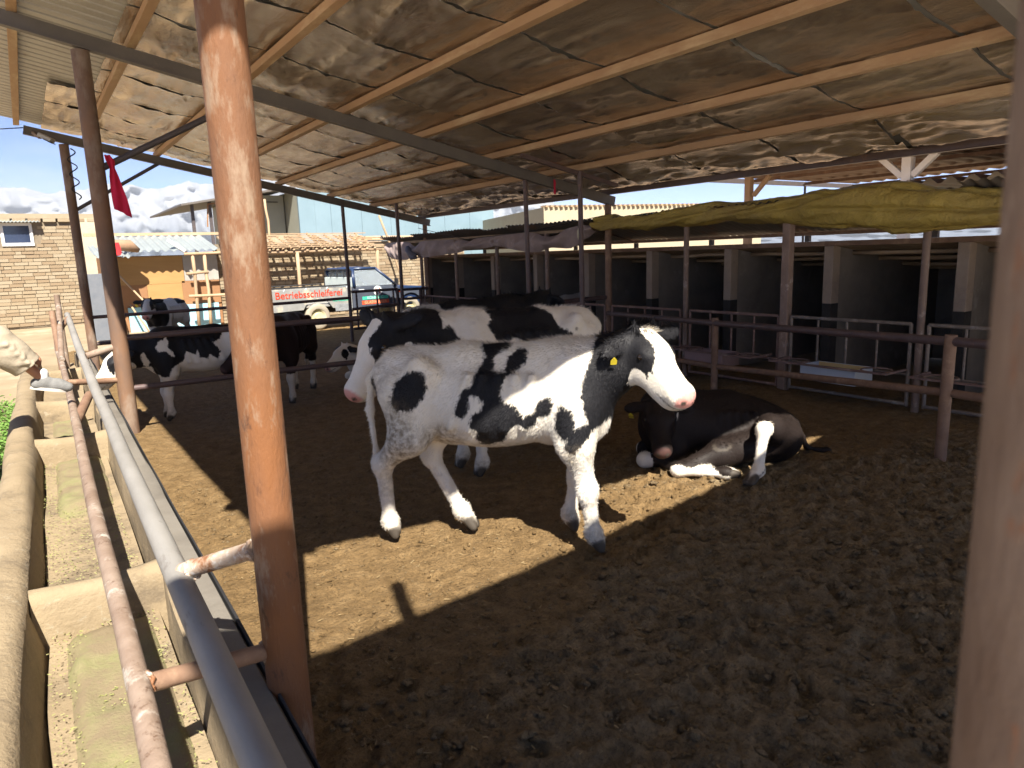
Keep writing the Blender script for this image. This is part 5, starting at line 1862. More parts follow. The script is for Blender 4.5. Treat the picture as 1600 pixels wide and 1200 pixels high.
part('panel', MB().box(3.525, 20.985, .62, 4.49, 21.015, 1.25), M_PLYD, hut)
part('tin_panel', corrugated(3.62, 4.48, -.001, .0, lambda X, Y: 0 * X, .06, .02, along='y', nseg=2) if False else MB().box(3.61, 20.985, 1.255, 4.49, 21.015, 1.93), M_CORR, hut)
part('base_wall', MB().box(2.15, 20.93, -.05, 4.40, 21.017, .615), M_BLUE, hut)
part('roof_sheet', corrugated(2.2, 4.55, 20.55, 22.9, lambda X, Y: 2.06 + .20 * (Y - 20.55), .20, .06, along='y'), M_TIN, hut, smooth=True)
part('roof_sheet', corrugated(1.45, 2.25, 19.75, 21.6, lambda X, Y: 1.93 + .16 * (Y - 19.75) + .03 * vnoise(X * 7, Y * 3, 0, 2), .13, .05, along='y'), M_TIN, hut, smooth=True)
part('ridge_cap', MB().box(1.5, 22.85, 2.54, 5.6, 23.0, 2.62), M_WOOD, hut)
part('downpipe', MB().tube([(3.3, 20.9, 2.33), (3.62, 20.42, 2.02)], .05, 10), mat('white_pipe', (.7, .7, .68), rough=.5), hut, smooth=True, autosmooth=50)
o = part('sack', MB().tube([(1.75, 20.2, 2.10), (2.0, 20.25, 2.22), (2.3, 20.3, 2.20), (2.5, 20.35, 2.08)], [.05, .14, .15, .06], 12), mat('brown_sack', (.30, .19, .12), (.24, .15, .09), 5, .9), smooth=True)
tag(o, 'brown sack lying on the hut roof', 'sack')
o = part('red_bag', MB().grid(np.array([[(1.72 + .05 * i + .02 * math.sin(j), 19.68 + .02 * math.sin(i * 2 + j), 1.97 + .075 * j) for j in range(5)] for i in range(7)])), mat('red_plastic', (.62, .03, .035), (.55, .025, .03), rough=.5), smooth=True)
tag(o, 'bright red plastic bag caught at the corner of the hut roof', 'bag')
for (a, b, lab) in (((1.95, 20.0, 0), (1.78, 20.6, 1.75), 'thin bare pole leaning on the hut corner, nearly upright'), ((3.0, 19.9, 0), (1.9, 20.7, 1.65), 'long thin pole leaning slantwise on the hut front'), ((2.5, 20.3, 0), (2.2, 20.8, .7), 'short stick leaning on the hut base'), ((2.75, 20.3, 0), (2.5, 20.8, .75), 'second short stick leaning on the hut base')):
    o = part('pole', MB().tube(rough_path(a, b, 5, .02, 3), .025, 7), M_WOOD, smooth=True)
    tag(o, lab, 'pole')
fr = thing('timber_frame', 'thin timber frame standing between the hut and the brick wall', 'frame', (4.3, 20.4, 0))
for x in (3.72, 4.02, 4.75, 5.15):
    part('upright', MB().tube(rough_path((x, 20.35, -.02), (x + .03, 20.35, 1.98), 5, .03, int(x * 10)), .045, 7), M_WOOD, fr, smooth=True)
for z, x1 in ((1.96, 5.4), (.86, 5.3), (1.45, 4.1)):
    part('crosspiece', MB().tube(rough_path((3.55, 20.32, z), (x1, 20.32, z + .02), 5, .03, int(z * 10)), .04, 7), M_WOOD, fr, smooth=True)
for k, (a, b) in enumerate((((5.0, 20.2, .1), (4.7, 20.6, 1.5)), ((5.3, 20.2, 0), (4.9, 20.6, 1.1)), ((5.35, 20.1, .2), (5.1, 20.6, 1.3)))):
    part('stick', MB().tube([a, b], .02, 6), M_WOOD, fr)

# brick wall behind the pickup with a slatted lean-to roof
YW = 21.2
wall2 = thing('brick_wall', 'long tan brick wall behind the pickup', 'wall', (8, YW, 0))
part('wall', MB().box(4.52, YW, -.05, 12.6, YW + .35, 2.22), M_MORTAR, wall2)
brick_wall(wall2, 4.52, 12.6, .0, 2.2, YW, .27, .092, M_BR, 300, 9, depth=.028, big_first=lambda q: 0 if q[0] > 7.5 and q[0] < 11 and q[2] > .9 else (1 if q[2] > 1.1 else 2))
o_ = thing('lean_to', 'lean-to of pale sticks and slats casting a lattice shadow on the wall', 'lean-to', (6.5, YW - .8, 0))
for i, x in enumerate(np.arange(4.75, 8.75, .215)):
    x = x + rng.normal(0, .03)
    part('rafter', MB().tube(rough_path((x, YW - 1.55, 1.98 + rng.normal(0, .02)), (x + rng.normal(0, .1), YW - .02, 2.42 + rng.normal(0, .03)), 4, .02, i), .032 + .014 * rng.random(), 7), M_WOOD, o_, smooth=True)
for i, t_ in enumerate(np.linspace(.02, .98, 9)):
    y, z = YW - 1.55 + 1.5 * t_, 2.02 + .42 * t_
    part('batten', MB().bar((4.6 + .2 * rng.random(), y, z + .045), (8.5 + .5 * rng.random(), y + rng.normal(0, .04), z + .045), .09 + .05 * rng.random(), .025), M_WOOD, o_)
part('bearer', MB().tube(rough_path((4.6, YW - 1.45, 1.94), (8.9, YW - 1.45, 1.95), 6, .03, 4), .05, 8), M_WOOD, o_, smooth=True)
for x in (5.1, 6.35, 8.75):
    part('prop', MB().tube(rough_path((x, YW - 1.45, -.02), (x, YW - 1.45, 1.92 if x < 8 else 1.92), 5, .03, int(x * 7)), .05, 8), M_WOOD, o_, smooth=True)
for k, (a, b, lab) in enumerate((((6.0, YW - .2, 2.2), (5.95, YW - .2, 3.45), 'upright stake rising above the lean-to roof'), ((10.1, YW - .5, .5), (9.4, YW - .3, 3.0), 'long bare pole leaning across the brick wall'))):
    o = part('pole', MB().tube(rough_path(a, b, 5, .03, k + 40), .035, 7), M_WOOD, smooth=True)
    tag(o, lab, 'pole')
o = thing('log_stack', 'bare logs laid along the top of the brick wall', 'logs', (10.5, YW, 2.2))
for k in range(7):
    part('log', MB().tube(rough_path((8.7 + .3 * (k % 3), YW - .05 + .06 * k, 2.27 + .07 * (k % 2)), (11.9 + .3 * rng.random(), YW - .05 + .06 * k, 2.27 + .07 * (k % 2)), 5, .02, k + 60), .04, 7), M_WOOD, o, smooth=True)

# blue-grey metal hall and the open shed beside it
hall = thing('metal_hall', 'pale blue sheet metal hall behind the brick wall', 'hall', (13, 32, 0))
M_BLUEMET = mat('pale_blue_sheet', (.20, .285, .335), (.18, .26, .305), 1.2, .45, 0, metal=.1)
M_OLIVE = mat('grey_olive_sheet', (.33, .33, .27), (.29, .29, .24), 1.5, .6)
hx = np.linspace(10.2, 20.3, 15)
for i in range(14):
    part('wall_panel', MB().box(hx[i] + .004, 31.0 + .012 * (i % 2), -.05, hx[i + 1] - .004, 31.12, 4.75 - .0 * i), M_BLUEMET, hall)
part('core', MB().box(10.25, 31.10, -.05, 20.25, 40, 4.7), M_OLIVE, hall)
part('side_wall', MB().box(8.6, 33.0, -.05, 10.19, 40, 4.62), M_OLIVE, hall)
part('roof_edge', MB().prism([(5.6, 4.02), (10.4, 4.86), (10.4, 4.95), (5.6, 4.10)], 'y', 31.5, 40), M_BEAM, hall)
for x in (6.1, 6.8, 7.5, 8.2):
    part('column', MB().box(x - .06, 32.0, -.05, x + .06, 32.12, 4.02 + (x - 5.6) * .175), M_DARKPIPE, hall)
part('orange_frame', MB().bar((6.6, 31.9, 3.2), (6.7, 31.9, 4.12), .05, .05).bar((6.7, 31.9, 4.12), (7.4, 31.9, 4.22), .05, .05).bar((7.4, 31.9, 4.22), (7.55, 31.9, 3.2), .05, .05), M_PLYD, hall)
for k in range(2):
    part('bracket', MB().bar((8.7 + .7 * k, 32.9, 4.2 + .12 * k), (9.2 + .7 * k, 32.9, 4.2 + .12 * k), .04, .04), M_BLACK, hall)

# cream building beyond the stalls
M_CREAM = mat('cream_render', (.36, .315, .225), (.33, .285, .20), 1.5, .9, .1, 10)
cream = thing('cream_building', 'plain cream rendered building with a ribbed roof edge behind the stalls', 'building', (18, 24, 0))
cx0 = (16.7, 22.0)
part('wall', MB().add([(16.7, 22.0, -.05), (24.5, 46, -.05), (34, 43, -.05), (26.2, 19.2, -.05), (16.7, 22.0, 3.38), (24.5, 46, 3.38), (34, 43, 3.38), (26.2, 19.2, 3.38)],
                      [(0, 1, 5, 4), (1, 2, 6, 5), (2, 3, 7, 6), (3, 0, 4, 7), (4, 5, 6, 7), (3, 2, 1, 0)]), M_CREAM, cream)
d_ = np.array([26.2 - 16.7, 19.2 - 22.0])
mb = MB()
for k in range(48):
    p_ = np.array([16.7, 22.0]) + d_ * (k + .5) / 48 + np.array([-.02, -.06])
    mb.box(p_[0] - .06, p_[1] - .04, 3.381, p_[0] + .06, p_[1] + .3, 3.45)
part('roof_ribs', mb, M_WOOD, cream, kind='stuff')

# open roof with a white forked post beyond the stalls, right
far = thing('open_roof', 'brown ribbed shed roof on a white forked post beyond the stalls', 'roof', (13, 8, 0))
M_REDTIN = mat('brown_ribbed_tin', (.30, .165, .095), (.36, .215, .135), 2, .6, .1, 10, c3=(.24, .12, .07), c3scale=1.2, c3pos=.6)
part('roof_sheet', corrugated(10.7, 16.6, 0.5, 9.55, lambda X, Y: 3.08 + .0 * X, .30, .07, along='x', nseg=4), M_REDTIN, far, smooth=True)
for x in (10.8, 12.7, 14.6, 16.5):
    part('purlin', MB().box(x - .03, .6, 2.97, x + .03, 9.6, 3.03), M_RUST2, far)
part('edge_beam', MB().bar((10.7, 9.66, 3.0), (16.6, 9.66, 3.0), .06, .09), M_DARKPIPE, far)
M_WHITE = mat('white_paint', (.72, .74, .76), (.66, .68, .70), 4, .5)
wp = (11.6, 5.85)
part('post', MB().box(wp[0] - .07, wp[1] - .07, -.05, wp[0] + .07, wp[1] + .07, 2.965), M_WHITE, far)
for s_ in (-1, 1):
    part('fork', MB().bar((wp[0], wp[1] + .08 * s_, 2.68), (wp[0], wp[1] + .42 * s_, 2.99), .09, .09), M_WHITE, far)
part('post', MB().box(11.55, 8.75, -.05, 11.67, 8.87, 3.0), M_WOOD, far)
part('fork', MB().bar((11.61, 8.7, 2.62), (11.61, 8.35, 2.96), .07, .07), M_WOOD, far)
part('post', MB().box(14.6, 9.6, -.05, 14.66, 9.62, 2.95), M_DARKPIPE, far)
o = part('corrugated_sheet', corrugated(11.5, 16, 2.2, 6.1, lambda X, Y: 2.56 + .0 * X, .3, .1, along='x', nseg=3), M_OLDTIN, smooth=True)
tag(o, 'dark corrugated sheet roof low behind the yellow tarpaulin', 'roof')
for x, y in ((11.7, 2.4), (15.8, 2.4), (11.7, 5.9), (15.8, 5.9)):
    pq = part('post', MB().box(x - .04, y - .04, -.05, x + .04, y + .04, 2.52), M_DARKPIPE, None)
    tag(pq, 'short dark post under the low corrugated roof behind the stalls', 'post', 'posts of the low roof')

# ------------------------------------------------------------------ pickup truck
TXO, TYO = 5.72, 17.0            # rear wheel, near side
truck = thing('pickup_truck', 'old dark blue and grey pickup with orange lettering parked beyond the pen', 'truck', (TXO + 1.2, TYO + .75, 0))
M_TBLUE = mat('dark_blue_paint', (.012, .028, .075), (.018, .035, .09), 3, .35, spec=.6, c3=(.10, .11, .12), c3scale=3, c3pos=.66)
M_TGREY = mat('worn_grey_paint', (.28, .28, .27), (.22, .22, .215), 4, .45, c3=(.50, .44, .33), c3scale=3, c3pos=.58)
M_TSLATE = mat('slate_door_paint', (.055, .065, .088), (.07, .08, .105), 4, .4)
M_TYRE = mat('dusty_tyre', (.33, .29, .225), (.27, .235, .18), 6, .9, .3, 40)
M_CREAMRIM = mat('cream_rim', (.52, .47, .30), (.46, .41, .25), 5, .6)
M_ORANGE = mat('orange_lettering', (.55, .05, .018), rough=.6)
M_GREEN = mat('green_lettering', (.05, .50, .34), rough=.6)
M_LRED = mat('red_lettering', (.70, .09, .03), rough=.6)
T_ = lambda x, y, z: (TXO + x, TYO + y, z)
W_ = 1.55
def arch(x, r_, z0, n_=9):
    return [(TXO + x + r_ * math.cos(a_), z0 + r_ * math.sin(a_)) for a_ in np.linspace(math.pi, 0, n_)]
side = [(TXO - 1.55, .50), *[(px_, pz_) for px_, pz_ in arch(0, .42, .36) if pz_ > .42], (TXO + .93, .42), (TXO + .93, 1.0), (TXO - 1.55, 1.0)]
for y0, y1 in ((-.02, .03), (W_ - .03, W_ + .02)):
    part('bed_side', MB().prism(side, 'y', TYO + y0, TYO + y1), M_TGREY, truck)
part('bed_floor', MB().box(*T_(-1.5, .031, .56), *T_(.9, W_ - .031, .62)), M_TGREY, truck)
part('tailgate', MB().box(*T_(-1.56, .04, .52), *T_(-1.51, W_ - .04, .99)), M_TGREY, truck)
part('bed_front', MB().box(*T_(.86, .031, .62), *T_(.92, W_ - .031, .99)), M_TGREY, truck)
part('chassis', MB().box(*T_(-1.3, .45, .38), *T_(2.9, W_ - .45, .52)), M_BLACK, truck)
part('bed_rail', MB().tube([T_(-1.45, W_, 1.06), T_(.9, W_, 1.06)], .018, 8), M_BLACK, truck)
rl = part('bed_rail', MB().tube([T_(-1.45, -.015, 1.06), T_(.9, -.015, 1.06)], .018, 8), M_BLACK, truck)
for x in (-1.4, -.85, -.3, .25, .8):
    part('rail_stay', MB().tube([T_(x, -.012, .99), T_(x + .05, -.012, 1.06)], .012, 6), M_WHITE, rl)
# cab
cabx0, cabx1 = .97, 2.28
part('cab_lower', MB().prism([(TXO + cabx0, .40), (TXO + 2.2, .40), (TXO + 2.3, .60), (TXO + 2.32, .98), (TXO + cabx0, 1.0)], 'y', TYO + .0, TYO + W_), M_TSLATE, truck, bevel=.03)
dr = part('door', MB().prism([(TXO + 1.08, .46), (TXO + 2.02, .46), (TXO + 2.06, .97), (TXO + 1.06, .97)], 'y', TYO - .022, TYO - .002), M_TSLATE, truck, bevel=.006)
part('handle', MB().box(*T_(1.13, -.045, .88), *T_(1.28, -.023, .925)), M_WHITE, dr)
# greenhouse: pillars, roof, glass
def gp(x, z, s_):
    ins = .12 * (z - 1.0) / .47
    return (TXO + x, TYO + (ins if s_ < 0 else W_ - ins), z)
bot = [(cabx0 + .03, 1.0), (1.08, 1.0), (2.26, .99)]
for s_ in (-1, 1):
    mb = MB()
    for (xa, za, xb2, zb2, r_) in ((1.02, .99, 1.06, 1.44, .045), (2.26, .98, 1.72, 1.44, .035)):
        mb.tube([gp(xa, za, s_), gp(xb2, zb2, s_)], r_, 8)
    mb.tube([gp(1.06, 1.44, s_), gp(1.72, 1.44, s_)], .035, 8)
    part('cab_pillars', mb, M_TBLUE, truck, smooth=True)
rf = [(1.03, 1.43), (1.10, 1.475), (1.4, 1.495), (1.66, 1.475), (1.76, 1.43)]
P_ = np.array([[(TXO + x, TYO + .10 + (W_ - .20) * v_, z - .03 * (2 * v_ - 1) ** 4) for v_ in np.linspace(0, 1, 7)] for x, z in rf])
Q = P_.copy()
Q[..., 2] -= .04
part('cab_roof', MB().grid(P_).grid(Q), M_TBLUE, truck, smooth=True)
M_CABGLASS = bpy.data.materials.new('cab_glass')
M_CABGLASS.use_nodes = True
_b = M_CABGLASS.node_tree.nodes['Principled BSDF']
_b.inputs['Base Color'].default_value = (.55, .62, .68, 1)
_b.inputs['Roughness'].default_value = .05
_b.inputs['Transmission Weight'].default_value = .75
_b.inputs['IOR'].default_value = 1.2
for s_ in (-1, 1):
    q4 = [gp(1.08, 1.0, s_), gp(2.2, 1.0, s_), gp(1.72, 1.42, s_), gp(1.09, 1.42, s_)]
    q4b = [(p[0], p[1] + .006, p[2]) for p in q4]
    part('side_window', MB().add(q4 + q4b, [(0, 1, 2, 3), (7, 6, 5, 4), (0, 4, 5, 1), (1, 5, 6, 2), (2, 6, 7, 3), (3, 7, 4, 0)]), M_CABGLASS, truck)
q4 = [gp(2.26, .99, -1), gp(2.26, .99, 1), gp(1.74, 1.43, 1), gp(1.74, 1.43, -1)]
q4b = [(p[0] + .006, p[1], p[2] + .006) for p in q4]
part('windscreen', MB().add(q4 + q4b, [(0, 1, 2, 3), (7, 6, 5, 4), (0, 4, 5, 1), (1, 5, 6, 2), (2, 6, 7, 3), (3, 7, 4, 0)]), M_CABGLASS, truck)
rw = part('rear_window', MB().add([gp(1.05, 1.23, -1), gp(1.05, 1.23, 1), gp(1.07, 1.42, 1), gp(1.07, 1.42, -1), (gp(1.05, 1.23, -1)[0] + .006, *gp(1.05, 1.23, -1)[1:]), (gp(1.05, 1.23, 1)[0] + .006, *gp(1.05, 1.23, 1)[1:]), (gp(1.07, 1.42, 1)[0] + .006, *gp(1.07, 1.42, 1)[1:]), (gp(1.07, 1.42, -1)[0] + .006, *gp(1.07, 1.42, -1)[1:])],
                          [(0, 1, 2, 3), (7, 6, 5, 4), (0, 4, 5, 1), (1, 5, 6, 2), (2, 6, 7, 3), (3, 7, 4, 0)]), M_CABGLASS, truck)
part('cab_back', MB().box(TXO + .985, TYO + .05, .99, TXO + 1.04, TYO + W_ - .05, 1.235), mat('pale_grey_panel', (.50, .56, .55), (.46, .52, .51), 4, .5), truck, bevel=.01)
part('headboard', MB().box(TXO + .985, TYO + .13, 1.405, TXO + 1.035, TYO + W_ - .13, 1.44).box(TXO + .985, TYO + .07, 1.236, TXO + 1.035, TYO + .11, 1.404).box(TXO + .985, TYO + W_ - .11, 1.236, TXO + 1.035, TYO + W_ - .07, 1.404), M_BLACK, truck)
for v_ in (.27, .50, .73):
    part('guard_bar', MB().tube([(TXO + .975, TYO + W_ * v_, 1.236), (TXO + .99, TYO + W_ * (v_ * .9 + .05), 1.42)], .016, 6), M_BLACK, truck)
# hood and front
part('hood', MB().prism([(TXO + 2.325, .45), (TXO + 3.35, .45), (TXO + 3.42, .80), (TXO + 3.2, .90), (TXO + 2.33, .975)], 'y', TYO + .03, TYO + W_ - .03), M_TBLUE, truck, bevel=.04)
part('front_wing', MB().prism([(TXO + 2.1, .44), *[q for q in arch(2.68, .40, .36) if q[1] > .44], (TXO + 3.40, .44), (TXO + 3.42, .80), (TXO + 2.325, .90), (TXO + 2.1, .9)], 'y', TYO - .018, TYO + .028), M_TSLATE, truck)
part('indicator', MB().box(*T_(2.30, -.035, .80), *T_(2.42, -.019, .835)), M_ORANGE, truck)
part('bumper', MB().box(*T_(3.43, .0, .42), *T_(3.52, W_, .56)), M_WHITE, truck, bevel=.01)
part('mirror', MB().tube([T_(2.14, -.01, 1.02), T_(2.16, -.16, 1.07)], .012, 6).box(*T_(2.13, -.27, 1.02), *T_(2.17, -.13, 1.16)), M_BLACK, truck)
for x in (0, 2.68):
    for y, sgn in ((.10, -1), (W_ - .10, 1)):
        wl2 = part('wheel', MB().lathe([(.20, -.095), (.275, -.10), (.315, -.075), (.325, -.03), (.325, .03), (.315, .075), (.275, .10), (.20, .095)], T_(x, y, .325), 'y', 28), M_TYRE, truck, smooth=True)
        part('rim', MB().lathe([(.001, -.055 * 1), (.07, -.06), (.09, -.03), (.15, -.035), (.19, -.085), (.205, -.09), (.205, .09), (.001, .09)], T_(x, y, .325), 'y', 24), M_CREAMRIM, wl2, smooth=True, autosmooth=40)
part('tail_light', MB().box(*T_(-1.46, -.032, .70), *T_(-1.30, -.021, .79)), mat('red_lens', (.55, .02, .07), rough=.3), truck)
part('side_marker', MB().box(*T_(-1.46, -.032, .83), *T_(-1.30, -.021, .93)), mat('amber_lens', (.75, .42, .10), rough=.4), truck)
part('sill_guard', MB().box(*T_(.45, -.03, .43), *T_(.92, -.021, .60)), mat('dented_foil', (.42, .44, .46), (.30, .32, .34), 12, .35, .8, 20, metal=.4), truck)
def lettering(txt, size, x, z, m_, bold=.0, yy=-.026, xs_=1.0):
    tm = text_mesh(txt, size, 0, bold)
    a_ = np.zeros(len(tm.vertices) * 3, np.float32)
    tm.vertices.foreach_get('co', a_)
    a_ = a_.reshape(-1, 3)
    w3 = np.stack([TXO + x + a_[:, 0] * xs_, np.full(len(a_), TYO + yy), z + a_[:, 1]], 1) - np.array(truck.location)
    tm.vertices.foreach_set('co', w3.astype(np.float32).ravel())
    tm.materials.clear()
    tm.materials.append(m_)
    o2 = bpy.data.objects.new('lettering', tm)
    COL.objects.link(o2)
    o2.parent = truck
lettering('Betriebsschleiferei', .235, -.20, .885, M_ORANGE, .003, xs_=1.0)
lettering('KÖNIGLICH', .085, .62, .70, M_GREEN, .004)
part('door_band', MB().box(*T_(1.22, -.0265, .655), *T_(1.98, -.0235, .735)), M_GREEN, truck)
lettering('KÖNIGL. C.', .095, 1.60, .693, mat('pale_green_ink', (.45, .75, .62), rough=.6), .002, -.029)
part('door_band', MB().box(*T_(1.20, -.0265, .535), *T_(2.0, -.0235, .63)), M_LRED, truck)
lettering('GLASWERKER', .105, 1.60, .583, mat('pale_red_ink', (.85, .35, .2), rough=.6), .003, -.029)
part('emblem', MB().add([(TXO + 1.68 + .125 * math.cos(q), TYO - .0265, .865 + .125 * math.sin(q)) for q in np.linspace(0, 2 * np.pi, 24)[:-1]], [tuple(range(23))]), M_WHITE, truck)
part('emblem_bars', MB().box(*T_(1.61, -.030, .80), *T_(1.645, -.028, .93)).box(*T_(1.715, -.030, .80), *T_(1.75, -.028, .93)), M_LRED, truck)
o = thing('milk_can', 'white round container standing in the pickup bed', 'container', (TXO - 1.1, TYO + .4, .62))
part('drum', MB().lathe([(.001, .62), (.2, .62), (.21, .9), (.19, 1.02), (.12, 1.05), (.12, 1.10), (.2, 1.115), (.2, 1.16), (.001, 1.165)], (TXO - 1.1, TYO + .4, 0), 'z', 20), M_WHITE, o, smooth=True, autosmooth=40)
o = thing('milk_can', 'second white container by the tailgate of the pickup', 'container', (TXO - 1.35, TYO + .9, .62))
part('drum', MB().lathe([(.001, .62), (.14, .62), (.15, .9), (.13, 1.05), (.10, 1.08), (.001, 1.085)], (TXO - 1.35, TYO + .9, 0), 'z', 20), M_WHITE, o, smooth=True, autosmooth=40)

truck.rotation_euler = (0, 0, R(7))
# ------------------------------------------------------------------ weeds beside the trough
def weeds():
    n_ = 5200
    x = -.32 - .55 * rng.random(n_) ** 1.3
    y = 5.6 + 5.4 * rng.random(n_)
    dens = vnoise(x * 2.2, y * 1.1, 0, 91) * .5 + .5
    k_ = rng.random(n_) < dens ** 1.5 * 1.3
    x, y = x[k_], y[k_]
    n_ = len(x)
    hgt = .03 + .14 * rng.random(n_) * (.4 + dens[k_])
    a_ = rng.random(n_) * 2 * np.pi
    d = np.stack([np.cos(a_), np.sin(a_), 0 * a_], 1)
    s_ = np.stack([-np.sin(a_), np.cos(a_), 0 * a_], 1)
    P0_ = np.stack([x, y, np.full(n_, -.04) + hgt * rng.random(n_)], 1)
    ln = .03 + .05 * rng.random(n_)
    w_ = (.008 + .012 * rng.random(n_))[:, None]
    mid = P0_ + d * ln[:, None] * .5 + np.array([0, 0, .02])
    tip = P0_ + d * ln[:, None] + np.array([0, 0, .012])
    v_ = np.stack([P0_, mid + s_ * w_, tip, mid - s_ * w_], 1).reshape(-1, 3)
    return v_, np.arange(n_ * 4).reshape(-1, 4)
v_, f_ = weeds()
me = fast_mesh('weeds', v_, f_, smooth=False)
me.materials.append(mat('weed_green', (.10, .20, .035), (.16, .28, .06), 9, .7))
o = bpy.data.objects.new('weeds', me)
COL.objects.link(o)
tag(o, 'low green weeds growing on the dirt beside the trough', 'weeds')
o['kind'] = 'stuff'
# ------------------------------------------------------------------ person with one foot up on the trough rail
M_SKIN = mat('skin', (.36, .18, .11), (.32, .155, .095), 12, .55)
M_TROUSER = mat('cream_trousers', (.36, .31, .235), (.31, .265, .20), 5, .9, .2, 60)
M_SHOE = mat('grey_canvas_shoe', (.20, .20, .198), (.15, .15, .148), 20, .85, .3, 120)
M_SOLE = mat('white_sole', (.45, .43, .40), (.4, .38, .35), 8, .7)
M_SOCK = mat('grey_white_sock', (.60, .60, .60), (.52, .52, .52), 30, .9)
M_HAIR = mat('dark_hair', (.02, .015, .012), (.03, .022, .018), 20, .6)
person = thing('person', 'person in cream clothes with one grey canvas shoe raised onto the trough rail', 'person', (-.62, 6.35, 0))
OFF = np.array(person.location)
def sdf_part(name, s, h, m, parent=None, floor=None, crease=0, clip=()):
    V_, F_ = s.mesh(h, floor, clip)
    if crease:
        q_ = vnoise(V_[:, 0] * 9 + V_[:, 2] * 6, V_[:, 1] * 9, V_[:, 2] * 16, 5) + .5 * vnoise(V_[:, 0] * 22, V_[:, 1] * 22, V_[:, 2] * 40, 6)
        cen = V_.mean(0)
        V_ = V_ + crease * q_[:, None] * np.array([.6, -.6, .4])
    me_ = fast_mesh(name, V_ - np.array(wloc(parent or person)), F_)
    me_.materials.append(m)
    o_ = bpy.data.objects.new(name, me_)
    COL.objects.link(o_)
    o_.parent = parent or person
    return o_
A_ = lambda *p: np.array(p, float)
hipR, hipL = A_(-.62, 6.52, 1.0), A_(-.66, 6.26, 1.0)
kneeR, ankR, toeR = A_(-.235, 6.66, 1.175), A_(.022, 6.70, .835), A_(.225, 6.70, .785)
kneeL, ankL = A_(-.60, 6.22, .52), A_(-.66, 6.20, .09)
# skin: head, neck, hands, ankles as one body
b = SDF()
b.ell((-.50, 6.42, 1.735), (.095, .075, .115), k=.03)
b.ell((-.46, 6.425, 1.69), (.07, .06, .075), k=.03)
b.cone((-.405, 6.43, 1.735), (-.39, 6.432, 1.705), .012, .017, .02)
b.cone((-.42, 6.43, 1.655), (-.405, 6.43, 1.655), .022, .012, .02)
for q in (-1, 1):
    b.ell((-.51, 6.42 + q * .078, 1.725), (.022, .012, .032), k=.015)
b.cone((-.53, 6.41, 1.64), (-.55, 6.40, 1.53), .055, .06, .03)
b.cone((-.56, 6.40, 1.50), (-.62, 6.39, 1.05), .14, .13, .06)
# right arm reaching to the raised shin, hand closed below the knee
shR, elR, wrR = A_(-.52, 6.58, 1.46), A_(-.28, 6.72, 1.20), A_(-.075, 6.79, 1.05)
b.chain([shR, elR, wrR], [.055, .042, .030], .03)
pal = A_(-.02, 6.80, 1.00)
b.cone(wrR, pal, .030, .036, .02)
b.cone(pal, pal + A_(.018, -.03, -.025), .034, .03, .02)
for i, (dy, ln) in enumerate(((.022, .062), (.006, .070), (-.012, .066), (-.029, .052))):
    k0 = pal + A_(.018, dy - .01, -.022)
    k1 = k0 + A_(.020, 0, -.030)
    k2 = k1 + A_(-.016, 0, -.024) * (ln / .066)
    b.chain([k0, k1, k2], [.0105, .0098, .0085], .006)
b.chain([wrR + A_(.02, -.02, -.02), pal + A_(.035, -.03, .0), pal + A_(.045, -.028, -.03)], [.013, .0115, .0095], .008)
shL, elL, wrL = A_(-.60, 6.20, 1.46), A_(-.66, 6.12, 1.18), A_(-.52, 6.14, .96)
b.chain([shL, elL, wrL], [.055, .042, .030], .03)
pL = wrL + A_(.03, .01, -.06)
b.cone(wrL, pL, .029, .034, .02)
for i in range(4):
    k0 = pL + A_(.02, .024 - .016 * i, -.03)
    b.chain([k0, k0 + A_(.012, 0, -.035), k0 + A_(.004, 0, -.062)], [.0105, .0095, .008], .006)
b.chain([pL + A_(.01, .03, .0), pL + A_(.03, .045, -.03), pL + A_(.034, .04, -.055)], [.013, .011, .009], .008)
b.chain([hipR, kneeR, ankR], [.09, .055, .036], .03)
b.chain([hipL, kneeL, ankL], [.09, .055, .036], .03)
sdf_part('body', b, .0085, M_SKIN)
# trousers, turned up at the shin of the raised leg
cuff = kneeR + (ankR - kneeR) * .66
s = SDF()
s.ell((-.635, 6.39, 1.0), (.16, .19, .15), k=.05)
s.chain([hipR, hipR * .45 + kneeR * .55 + A_(0, 0, -.02), kneeR], [.125, .115, .098], .05)
s.chain([hipL, kneeL, ankL + A_(0, 0, .03)], [.125, .10, .085], .05)
sdf_part('trousers', s, .009, M_TROUSER, crease=.004)
# the raised shin: a wide trouser leg cut off square above the ankle
s = SDF()
sh = (ankR - kneeR) / np.linalg.norm(ankR - kneeR)
nn_ = np.cross(sh, A_(0, 1, 0))
s.chain([kneeR, kneeR * .5 + cuff * .5 - nn_ * .012, cuff + sh * .05], [.118, .118, .108], .05)
for k in range(6):
    c_ = kneeR + (cuff - kneeR) * (.10 + .17 * k)
    a_ = .5 if k % 2 else -.4
    s.chain([c_ + nn_ * .105 * a_ - A_(0, .108, 0) + sh * .03 * a_, c_ + nn_ * .03 - A_(0, .122, 0) + sh * .035, c_ - nn_ * .095 * a_ - A_(0, .095, 0) + sh * .06], [.004, .009, .003], .03)
sdf_part('trouser_leg', s, .007, M_TROUSER, crease=.003, clip=((cuff, sh),))
s = SDF()
s.cone((-.555, 6.40, 1.47), (-.62, 6.39, 1.12), .165, .165, .06)
s.ell((-.56, 6.40, 1.46), (.12, .20, .09), k=.05)
s.cone((-.62, 6.39, 1.12), (-.64, 6.39, .86), .18, .22, .06)
s.chain([shR, elR, elR * .25 + wrR * .75], [.078, .066, .055], .04)
s.chain([shL, elL, elL * .25 + wrL * .75], [.078, .066, .055], .04)
sdf_part('tunic', s, .014, M_TROUSER, crease=.006)
s = SDF()
